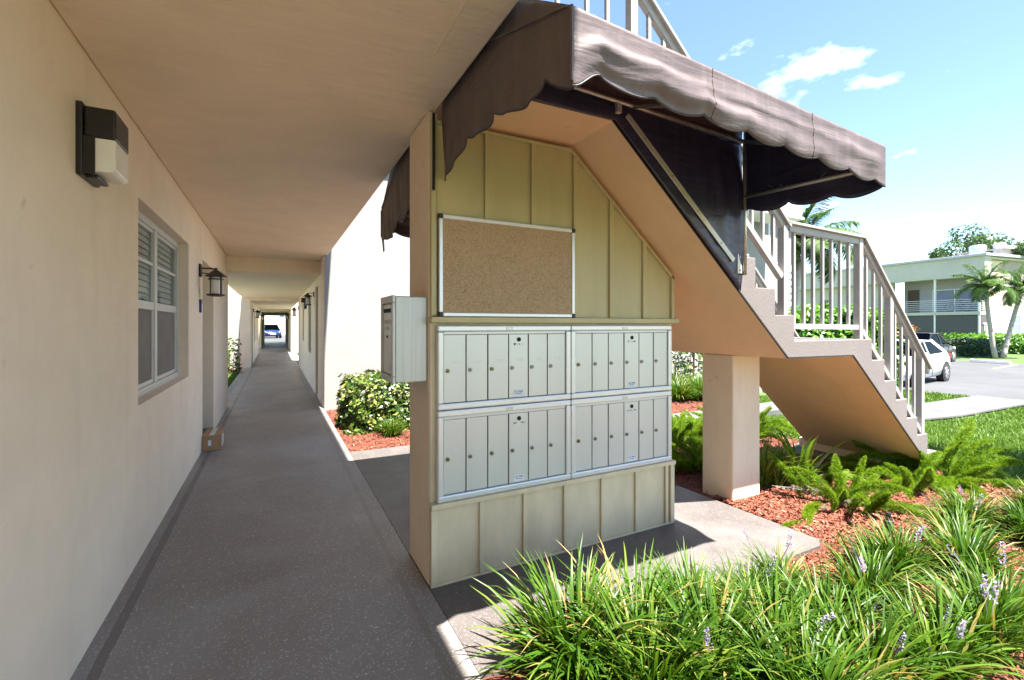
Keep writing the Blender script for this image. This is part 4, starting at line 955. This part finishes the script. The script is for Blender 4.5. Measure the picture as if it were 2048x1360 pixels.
# palms
def frond(seed, L=2.0, nl=60, droop=1.25, ll=.66):
    g = np.random.default_rng(seed); k = 12; s = np.linspace(0, 1, k+1); th = .15+droop*s**1.3
    P = np.zeros((k+1, 3)); h = z = 0.
    for i in range(k+1):
        P[i] = (h, 0, z); h += np.sin(th[i]+.35)*L/k; z += np.cos(th[i]+.35)*L/k
    V = []; F = []; T = []
    for i in range(k):
        for j, (dy, dz) in enumerate(((-.012, 0), (.012, 0))): pass
    for i in range(k+1):
        w = .02*(1-.8*s[i]); V += [(P[i, 0], -w, P[i, 2]), (P[i, 0], w, P[i, 2])]; T += [.6, .6]
    for i in range(k): F.append((2*i, 2*i+1, 2*i+3, 2*i+2))
    for q in range(nl):
        t = .12+.88*q/nl; c = np.array([np.interp(t, s, P[:, j]) for j in range(3)]); a = np.interp(t, s, th)+.35
        tan = np.array([np.sin(a), 0, np.cos(a)]); l = ll*(.45+.55*np.sin(np.pi*min(1, t*.85+.12)))*g.uniform(.85, 1.1)
        for sd in (-1, 1):
            d = tan*.62+np.array([0, sd*.85, 0])+np.array([0, 0, -.12])+g.normal(0, .07, 3); d /= np.linalg.norm(d)
            e = c+d*l*.5; f = c+d*l*.95+np.array([0, 0, -.34*l]); w = np.cross(d, [0, 0, 1.]); w = w/np.linalg.norm(w)*.021
            n0 = len(V); V += [tuple(c-w*.5), tuple(c+w*.5), tuple(e+w), tuple(e-w), tuple(f)]; tt = np.clip(g.normal(.5, .2), 0, 1); T += [tt]*5
            F += [(n0, n0+1, n0+2, n0+3), (n0+3, n0+2, n0+4, n0+4)]
    V = np.array(V); quads = np.array([f for f in F if len(set(f)) == 4]); tris = np.array([f[:3] for f in F if len(set(f)) == 3])
    F3 = np.concatenate([quads[:, [0, 1, 2]], quads[:, [0, 2, 3]], tris]); return npmesh('frond', V, F3, M['palmleaf'], np.array(T))
fronds = [frond(80+i, droop=d) for i, d in enumerate((.9, 1.2, 1.5, 1.8))]
def palm(label, base, topp, r, fs, nf, seed, group=None, bulge=1.25):
    g = random.Random(seed); t = thing('palm_tree', label, 'palm', base, group)
    B, Tp = Vector(base), Vector(topp); mid = (B+Tp)/2+Vector((g.uniform(-.1, .1), g.uniform(-.1, .1), 0)); mid = B.lerp(mid, .9) + Vector((0, 0, 0))
    pts_ = [B*(1-u)**2+mid*2*u*(1-u)+Tp*u*u for u in [i/9 for i in range(10)]]
    MB().tube(pts_, [r*(bulge-.35*i/9) for i in range(10)], 12).build('trunk', M['trunk'], t, smooth=True)
    MB().tube([Tp-Vector((0, 0, .05)), Tp+Vector((0, 0, .5*fs))], [r*.8, r*.35], 10).build('crownshaft', M['lily'], t, smooth=True)
    loc = Tp-B+Vector((0, 0, .45*fs))
    for k in range(nf):
        a = k*2.39996+g.uniform(-.2, .2); inst('frond', fronds[min(3, int(k/nf*4))], t, loc=loc, rot=(0, -.35+1.35*(k/nf)**1.1+g.uniform(-.12, .12), a), sc=fs*g.uniform(.85, 1.1))
    return t
palm('left of the twin palms, leaning trunk by the far building', (36.45, 10.55, -.5), (36.0, 10.8, 3.2), .10, .80, 18, 1, 'twin palms')
palm('right of the twin palms, trunk leaning to the right', (37.0, 10.4, -.5), (37.8, 9.95, 3.0), .10, .85, 18, 2, 'twin palms')
palm('full crowned palm behind the stair landing railing', (18.6, 11.6, -.5), (19.5, 11.6, 4.0), .19, 1.2, 28, 3, None)
palm('palm at the lawn edge just outside the right border', (7.9, -.35, -.1), (7.5, -.15, 2.9), .12, .85, 16, 4, None)
# broad tree behind the far building
t = thing('broad_tree', 'round dark green tree rising behind the far building', 'tree', (60, 15.5, -.5))
MB().tube([(60, 15.5, -.5), (60.1, 15.4, 2.5), (60, 15.6, 5.5)], [.35, .28, .2], 10).build('trunk', M['bark'], t, smooth=True)
lb = MB(); g = random.Random(4)
for k in range(9): a = g.random()*6.28; lb.tube([(60, 15.5, 3.5+g.random()*2), (60+2*math.cos(a), 15.5+2*math.sin(a), 6.5), (60+4*math.cos(a), 15.5+4*math.sin(a), 8+g.random())], [.14, .09, .04], 6)
lb.build('limbs', M['bark'], t)
def crown(n, g):
    cs = g.normal(0, 1, (34, 3))*np.array([3.2, 4.6, 1.3])+np.array([0, 0, 8.2]); r = g.uniform(.8, 1.7, 34); i = g.integers(0, 34, n)
    d = g.normal(0, 1, (n, 3)); d /= np.linalg.norm(d, axis=1)[:, None]; return cs[i]+d*(r[i]*(1-.4*g.random(n)**2))[:, None]*np.array([1, 1, .75]), d
inst('crown', leafcloud(15000, .17, crown, M['darkleaf'], 12, .55, .25), t)

# ------------------------------------------------------------------ far two-storey building across the car park
C0 = Vector((49.6, 15.0, -.5)); U = Vector((.138, .990, 0)).normalized(); Vv = Vector((.990, -.138, 0)).normalized()
FB = thing('apartment_building', 'two storey pale block with screened balcony across the car park', 'building', tuple(C0))
FB.rotation_euler = (0, 0, math.atan2(U.y, U.x)-math.pi/2); WLOC[FB.name] = Vector((0, 0, 0))
# local axes: x = into the block (away from the car park), y = along the front towards the left
def lb_(*boxes):
    m = MB()
    for bb in boxes: m.box(*bb)
    return m
lb_((2.5, 12, -0.0, .25, 0, 8.1), (2.5, 12, .251, 3, 8.0, 8.099)).build('side_wall', M['pinkwall'], FB)
lb_((2.4, 12.3, -.2, .4, 8.102, 8.32)).build('side_coping', M['white'], FB)
lb_((.35, 2.499, .001, .25, 0, 7.05)).build('return_wall', M['post'], FB)
fwm = MB(); wall_x(fwm, .36, .6, 6.6, 40, 0, 6.0, [(16.4, 18.0, 3.4, 5.0), (19.2, 21.2, 3.4, 5.0), (22.4, 24.2, 3.4, 5.0), (25.6, 27.4, 3.4, 5.0)]); fwm.build('front_wall', M['parapet'], FB)
lb_((-.55, .30, -.3, 16, 5.75, 7.3), (.3, 9, -.3, 16, 7.1, 7.25)).build('parapet', M['parapet'], FB, bev=.02)
lb_((-.75, 9, -.5, 16.2, 7.302, 7.5)).build('roof', M['roofgray'], FB, bev=.02)
lb_((.0, 9, 16.3, 40, 5.6, 6.9), (-.2, 9, 16.31, 40, 6.901, 7.1)).build('lower_roof', M['parapet'], FB)
# porch bay
lb_((1.9, 2.2, .25, 6.6, 0, 7.05)).build('porch_back_wall', M['porch'], FB)
lb_((-.5, 2.2, .0, 6.6, 2.72, 2.98)).build('balcony_floor', M['parapet'], FB, bev=.01)
lb_((-.45, -.3, .0, 6.6, 0, .72), (-.299, .35, .0, .15, 0, .72)).build('porch_parapet', M['pinkwall'], FB)
for y in (.05, 2.95, 6.45): lb_((-.45, -.33, y, y+.12, .72, 2.719), (-.45, -.33, y, y+.12, 2.981, 5.75)).build('porch_post', M['white'], FB)
lb_((-.42, -.40, .17, 6.45, .72, 2.72)).build('porch_screen', M['screen'], FB) if False else None
me = None
for k in range(13):
    for a, c in ((.18, 2.94), (3.08, 6.44)):
        o = MB().box(-.41, -.37, a, c, .75+k*.148, .75+k*.148+.142).build('shutter_slat', M['shade_dark'], FB, bev=.008)
lb_((-.30, .34, .02, .06, .75, 2.7)).build('side_screen', M['shade_dark'], FB)
f = lb_((-.2, .3, -.03, .0, 1.98, 2.06), (.02, .07, -.03, .0, .75, 1.98)).build('side_screen_frame', M['white'], FB)
for k in range(6): lb_((-.48, -.45, -.02, 6.6, 3.12+k*.165, 3.15+k*.165), (-.45, .36, -.05, -.02, 3.12+k*.165, 3.15+k*.165)).build('balcony_rail', M['white'], FB)
d = lb_((1.86, 1.899, 1.2, 4.4, 3.0, 5.0)).build('sliding_door', M['white'], FB)
for a, c in ((1.28, 2.75), (2.85, 4.32)): lb_((1.84, 1.859, a, c, 3.05, 4.92)).build('pane', M['bluegray'], d)
lb_((1.85, 1.899, 5.4, 6.3, 3.0, 5.1)).build('porch_door', M['bark'], FB)
for (a, c) in ((16.4, 18.0), (19.2, 21.2), (22.4, 24.2), (25.6, 27.4)):
    f = lb_((.34, .42, a-.08, a, 3.32, 5.08), (.34, .42, c, c+.08, 3.32, 5.08), (.34, .42, a, c, 5.0, 5.08), (.34, .42, a, c, 3.32, 3.4)).build('window', M['white'], FB)
    for k in range(4): lb_((.45, .46, a, c, 3.42+k*.4, 3.42+k*.4+.37)).build('pane', M['bluegray'], f)
for (x0, z0, z1) in ((4.3, 1.2, 2.7), (4.3, 4.4, 5.9), (7.6, .9, 2.9), (7.6, 3.7, 5.6)):
    f = lb_((x0-.6, x0+.6, -.06, -.001, z1-.07, z1), (x0-.6, x0+.6, -.09, -.001, z0-.07, z0), (x0-.6, x0-.53, -.06, -.001, z0, z1-.07), (x0+.53, x0+.6, -.06, -.001, z0, z1-.07), (x0-.53, x0+.53, -.05, -.001, (z0+z1)/2-.03, (z0+z1)/2+.03)).build('window', M['white'], FB)
    lb_((x0-.53, x0+.53, -.03, -.02, z0, (z0+z1)/2-.03)).build('pane', M['cardark'] if x0 > 5 else M['bluegray'], f); lb_((x0-.53, x0+.53, -.031, -.021, (z0+z1)/2+.03, z1-.07)).build('pane', M['bluegray'], f)
text_mesh('lettering', 'APT', .9, M['ink'], FB, (.33, 13.0, 3.9), (0, -1, 0), (0, 0, 1), depth=.01)
for i, (x, y, w) in enumerate(((2.6, 1.6, .9), (3.0, .4, .65))):
    c = FB.matrix_basis @ Vector((x, y, 7.5))
    t = thing('air_conditioner', ['large round rooftop condenser unit behind the parapet', 'small dark rooftop condenser beside the large unit'][i], 'air conditioner', (c.x, c.y, 7.0), 'rooftop condensers')
    MB().lathe((c.x, c.y, 7.0), [(w*.55, 0), (w*.6, .06), (w*.6, 1.0), (w*.5, 1.08)], 16).build('casing', M['tube'] if i == 0 else M['roofgray'], t)
    gr = MB()
    for k in range(4): gr.lathe((c.x, c.y, 7.0), [(w*.61, .2+k*.2), (w*.625, .22+k*.2), (w*.61, .24+k*.2)], 16)
    gr.build('louvre_ring', M['roofgray'], t); MB().lathe((c.x, c.y, 7.0), [(w*.45, 1.081), (w*.45, 1.12), (.05, 1.16)], 12).build('fan_guard', M['black'], t)
# bicycle on the balcony
c = FB.matrix_basis @ Vector((.5, 1.9, 2.99)); bt = thing('bicycle', 'dark bicycle parked on the far upstairs balcony', 'bicycle', tuple(c))
def bp(a, h): q = c+U*a+Vector((0, 0, h)); return (q.x, q.y, q.z)
for a in (-.55, .55):
    wpts = [bp(a+.34*math.cos(k*math.pi/9), .36+.34*math.sin(k*math.pi/9)) for k in range(19)]; wh = MB().tube(wpts, .022, 6, False).build('wheel', M['rubber'], bt)
    sp = MB()
    for k in range(5): an = k*math.pi/5; sp.tube([bp(a+.33*math.cos(an), .36+.33*math.sin(an)), bp(a-.33*math.cos(an), .36-.33*math.sin(an))], .004, 4)
    sp.build('spokes', M['steel'], wh)
MB().tube([bp(-.55, .36), bp(-.05, .34), bp(.4, .8), bp(-.2, .82), bp(-.05, .34)], .02, 6).tube([bp(-.55, .36), bp(-.2, .82)], .014, 6).tube([bp(.55, .36), bp(.38, .95)], .018, 6).build('frame', M['black'], bt)
MB().bar(bp(-.35, .95), bp(-.08, .97), .14, .06).build('saddle', M['black'], bt, bev=.02); q = bp(.38, .98); MB().bar((q[0]-.25, q[1], q[2]), (q[0]+.25, q[1], q[2]), .03, .03).build('handlebar', M['black'], bt)

# wheel stops, sprinkler
for (p, q, lb2) in (((31.75, 10.1), (31.35, 8.55), 'white concrete wheel stop in front of the twin palms'), ((32.0, 12.9), (31.8, 11.2), 'white concrete wheel stop behind the parked cars')):
    w = MB(); P0, Q0 = Vector((*p, -.49)), Vector((*q, -.49)); d = (Q0-P0).normalized(); nn = Vector((-d.y, d.x, 0))
    vs = [e+nn*a+Vector((0, 0, h)) for e in (P0, Q0) for a, h in ((-.09, 0), (.09, 0), (.06, .15), (-.06, .15))]
    w.add(vs, [(0, 1, 2, 3), (7, 6, 5, 4), (0, 4, 5, 1), (1, 5, 6, 2), (2, 6, 7, 3), (3, 7, 4, 0)]); setp(w.build('wheel_stop', M['white'], bev=.02), lb2, 'wheel stop', 'wheel stops')
t = thing('sprinkler_head', 'black pop-up sprinkler head standing in the red mulch', 'sprinkler', (3.72, 1.60, -.03))
MB().lathe((3.72, 1.60, -.03), [(.022, 0), (.022, .075), (.028, .078), (.028, .095), (.020, .10)], 12).build('body', M['blackplastic'], t)
MB().lathe((3.72, 1.60, .07), [(.012, 0), (.012, .035), (.017, .037), (.015, .05)], 12).build('nozzle', M['blackplastic'], t)

# ------------------------------------------------------------------ cars
def car(name, label, loc, rz, paint, W=1.70, L=4.35, H=1.42, hatch=False):
    """nose along local +x"""
    t = thing(name, label, 'car', loc); WLOC[t.name] = Vector((0, 0, 0)); t.rotation_euler = (0, 0, rz)
    hl = L/2; w = W/2
    #   x, half width, z bottom, z widest, z shoulder(edge), z crown (centre line)
    st = [(hl, .60*w, .32, .42, .55, .57), (hl-.06, .80*w, .22, .45, .64, .67), (hl-.25, .93*w, .19, .50, .72, .76), (hl-.60, .985*w, .18, .52, .80, .86), (hl-1.05, w, .18, .55, .87, .93),
          (hl-1.6, w, .18, .56, .90, .94), (.0, w, .18, .56, .91, .94), (-hl+1.35, w, .18, .56, .93, .95), (-hl+.75, .985*w, .20, .56, .95, 1.0), (-hl+.30, .94*w, .22, .55, .95, .99), (-hl+.06, .84*w, .28, .52, .88, .92), (-hl, .70*w, .36, .5, .80, .82)]
    b = MB(); ring = []
    for (x, hw, zb, zm, zs, zc) in st:
        half = [(0, zb), (hw*.80, zb), (hw*.95, zb+.08), (hw, zm), (hw*.985, (zm+zs)/2+.03), (hw*.90, zs-.01), (hw*.72, zs+.02), (0, zc)]
        ring.append([(x, -y, z) for y, z in half[::-1][:-1]] + [(x, y, z) for y, z in half][0:1] + [(x, y, z) for y, z in half[1:-1]])
    k = len(ring[0]); vs = [p for r_ in ring for p in r_]
    fs = [(i*k+j, i*k+(j+1) % k, (i+1)*k+(j+1) % k, (i+1)*k+j) for i in range(len(ring)-1) for j in range(k)] + [tuple(range(k)), tuple((len(ring)-1)*k+j for j in range(k))[::-1]]
    b.add(vs, fs); body = b.build('body', paint, t, smooth=True)
    # cabin glass with painted roof and pillars
    xb0, xr0, xr1, xb1 = hl-1.22, hl-1.92, -hl+1.5, (-hl+.62 if not hatch else -hl+.25)
    zb, zr = .90, H-.03; wb, wr = w*.90, w*.70
    c_ = MB(); A_ = [(xb0, zb), (xr0, zr), (xr1, zr), (xb1, zb+.05)]
    vs = []
    for x, z in A_: ww = wb if z < 1.1 else wr; vs += [(x, -ww, z), (x, ww, z)]
    c_.add(vs, [(0, 1, 3, 2), (2, 3, 5, 4), (4, 5, 7, 6), (0, 2, 4, 6), (1, 7, 5, 3)]); c_.build('windows', M['carglass'], t)
    def roof(u, v):
        x = xr0+.03+(xr1-xr0-.06)*u; y = (v*2-1)*wr*1.01; return (x, y, zr+.002+.035*math.sin(math.pi*min(1, max(0, u)))**.5*(1-(v*2-1)**2*.8))
    MB().grid(roof, 10, 8).build('roof', paint, t, smooth=True, solid=.02)
    pl = MB()
    for s in (-1, 1):
        for (xa, za, xc, zc_, th) in ((xb0-.02, zb, xr0, zr, .06), (xb1+.03, zb+.03, xr1, zr, .13), (.08, zb, .02, zr, .05)):
            pl.bar((xa, s*(wb+.004), za), (xc, s*(wr+.004), zc_), .03, th, (1, 0, 0) if abs(xa-xc) < .3 else (0, 0, 1))
        pl.bar((xr0, s*(wr+.004), zr), (xr1, s*(wr+.004), zr), .03, .05); pl.bar((xb0, s*(wb+.004), zb), (xb1, s*(wb+.004), zb+.05), .03, .04)
    pl.build('pillars', paint, t, bev=.008)
    for xw in (hl-.82, -hl+.90):
        for s in (-1, 1):
            MB().lathe((xw, s*(w-.10), .32), [(.365, -.09), (.365, .104)] if s > 0 else [(.365, .09), (.365, -.104)], 24, 'y').build('wheel_arch', M['dark'], t)
            wh = MB().lathe((xw, s*(w-.09), .31), [(.2, -.1*s), (.30, -.1*s), (.315, -.07*s), (.315, .075*s), (.30, .102*s), (.215, .106*s)], 26, 'y').build('wheel', M['rubber'], t)
            rim = MB().lathe((xw, s*(w-.09), .31), [(.215, .09*s), (.205, .109*s), (.185, .100*s)], 26, 'y')
            for q in range(7):
                an = q*2*math.pi/7; rim.bar((xw, s*(w+.012), .31), (xw+.195*math.cos(an), s*(w+.010), .31+.195*math.sin(an)), .05, .02, (0, 1, 0))
            rim.lathe((xw, s*(w-.09), .31), [(.05, .09*s), (.05, .115*s)], 12, 'y'); rim.build('rim', M['rim'], wh)
    for s in (-1, 1):
        MB().bar((hl-.10, s*w*.62, .60), (hl-.42, s*w*.90, .70), .12, .13).build('headlight', M['lamp'], t, bev=.03)
        MB().bar((-hl+.03, s*w*.66, .78), (-hl+.30, s*w*.93, .84), .10, .17).build('tail_light', M['tail'], t, bev=.03)
        MB().box(xb0-.35, xb0-.17, min(s*(wb+.03), s*(wb+.16)), max(s*(wb+.03), s*(wb+.16)), .92, 1.03).build('mirror', paint, t, bev=.03)
        for xd in (-.28, -hl+1.35+.0): MB().box(xd-.09, xd+.09, min(s*(w*.985), s*(w+.012)), max(s*(w*.985), s*(w+.012)), .78, .805).build('door_handle', paint, t, bev=.006)
        sm = MB()
        for xd in (hl-1.45, .06, -hl+1.22): sm.box(xd-.005, xd+.005, min(s*w*.99, s*(w+.0025)), max(s*w*.99, s*(w+.0025)), .26, .86)
        sm.build('door_seam', M['dark'], t)
    MB().box(hl-.13, hl+.004, -w*.48, w*.48, .33, .52).build('grille', M['blackplastic'], t, bev=.03)
    MB().box(hl-.08, hl+.012, -.26, .26, .40, .50).build('number_plate', M['paper'], t, bev=.004); MB().box(-hl-.012, -hl+.05, -.26, .26, .56, .67).build('number_plate', M['paper'], t, bev=.004)
    return t
car('parked_car', 'white four door car parked beyond the stair railing', (18.72, 7.72, -.495), math.pi+.09, M['carwhite'], H=1.40)
car('parked_car', 'dark car parked nose in behind the white car', (29.6, 11.3, -.495), .05, M['cardark'], H=1.5)
car('parked_car', 'dark blue car parked beyond the far walkway end', (-.45, 58, -.04), -math.pi/2+.12, M['carblue'], W=1.8, H=1.5)
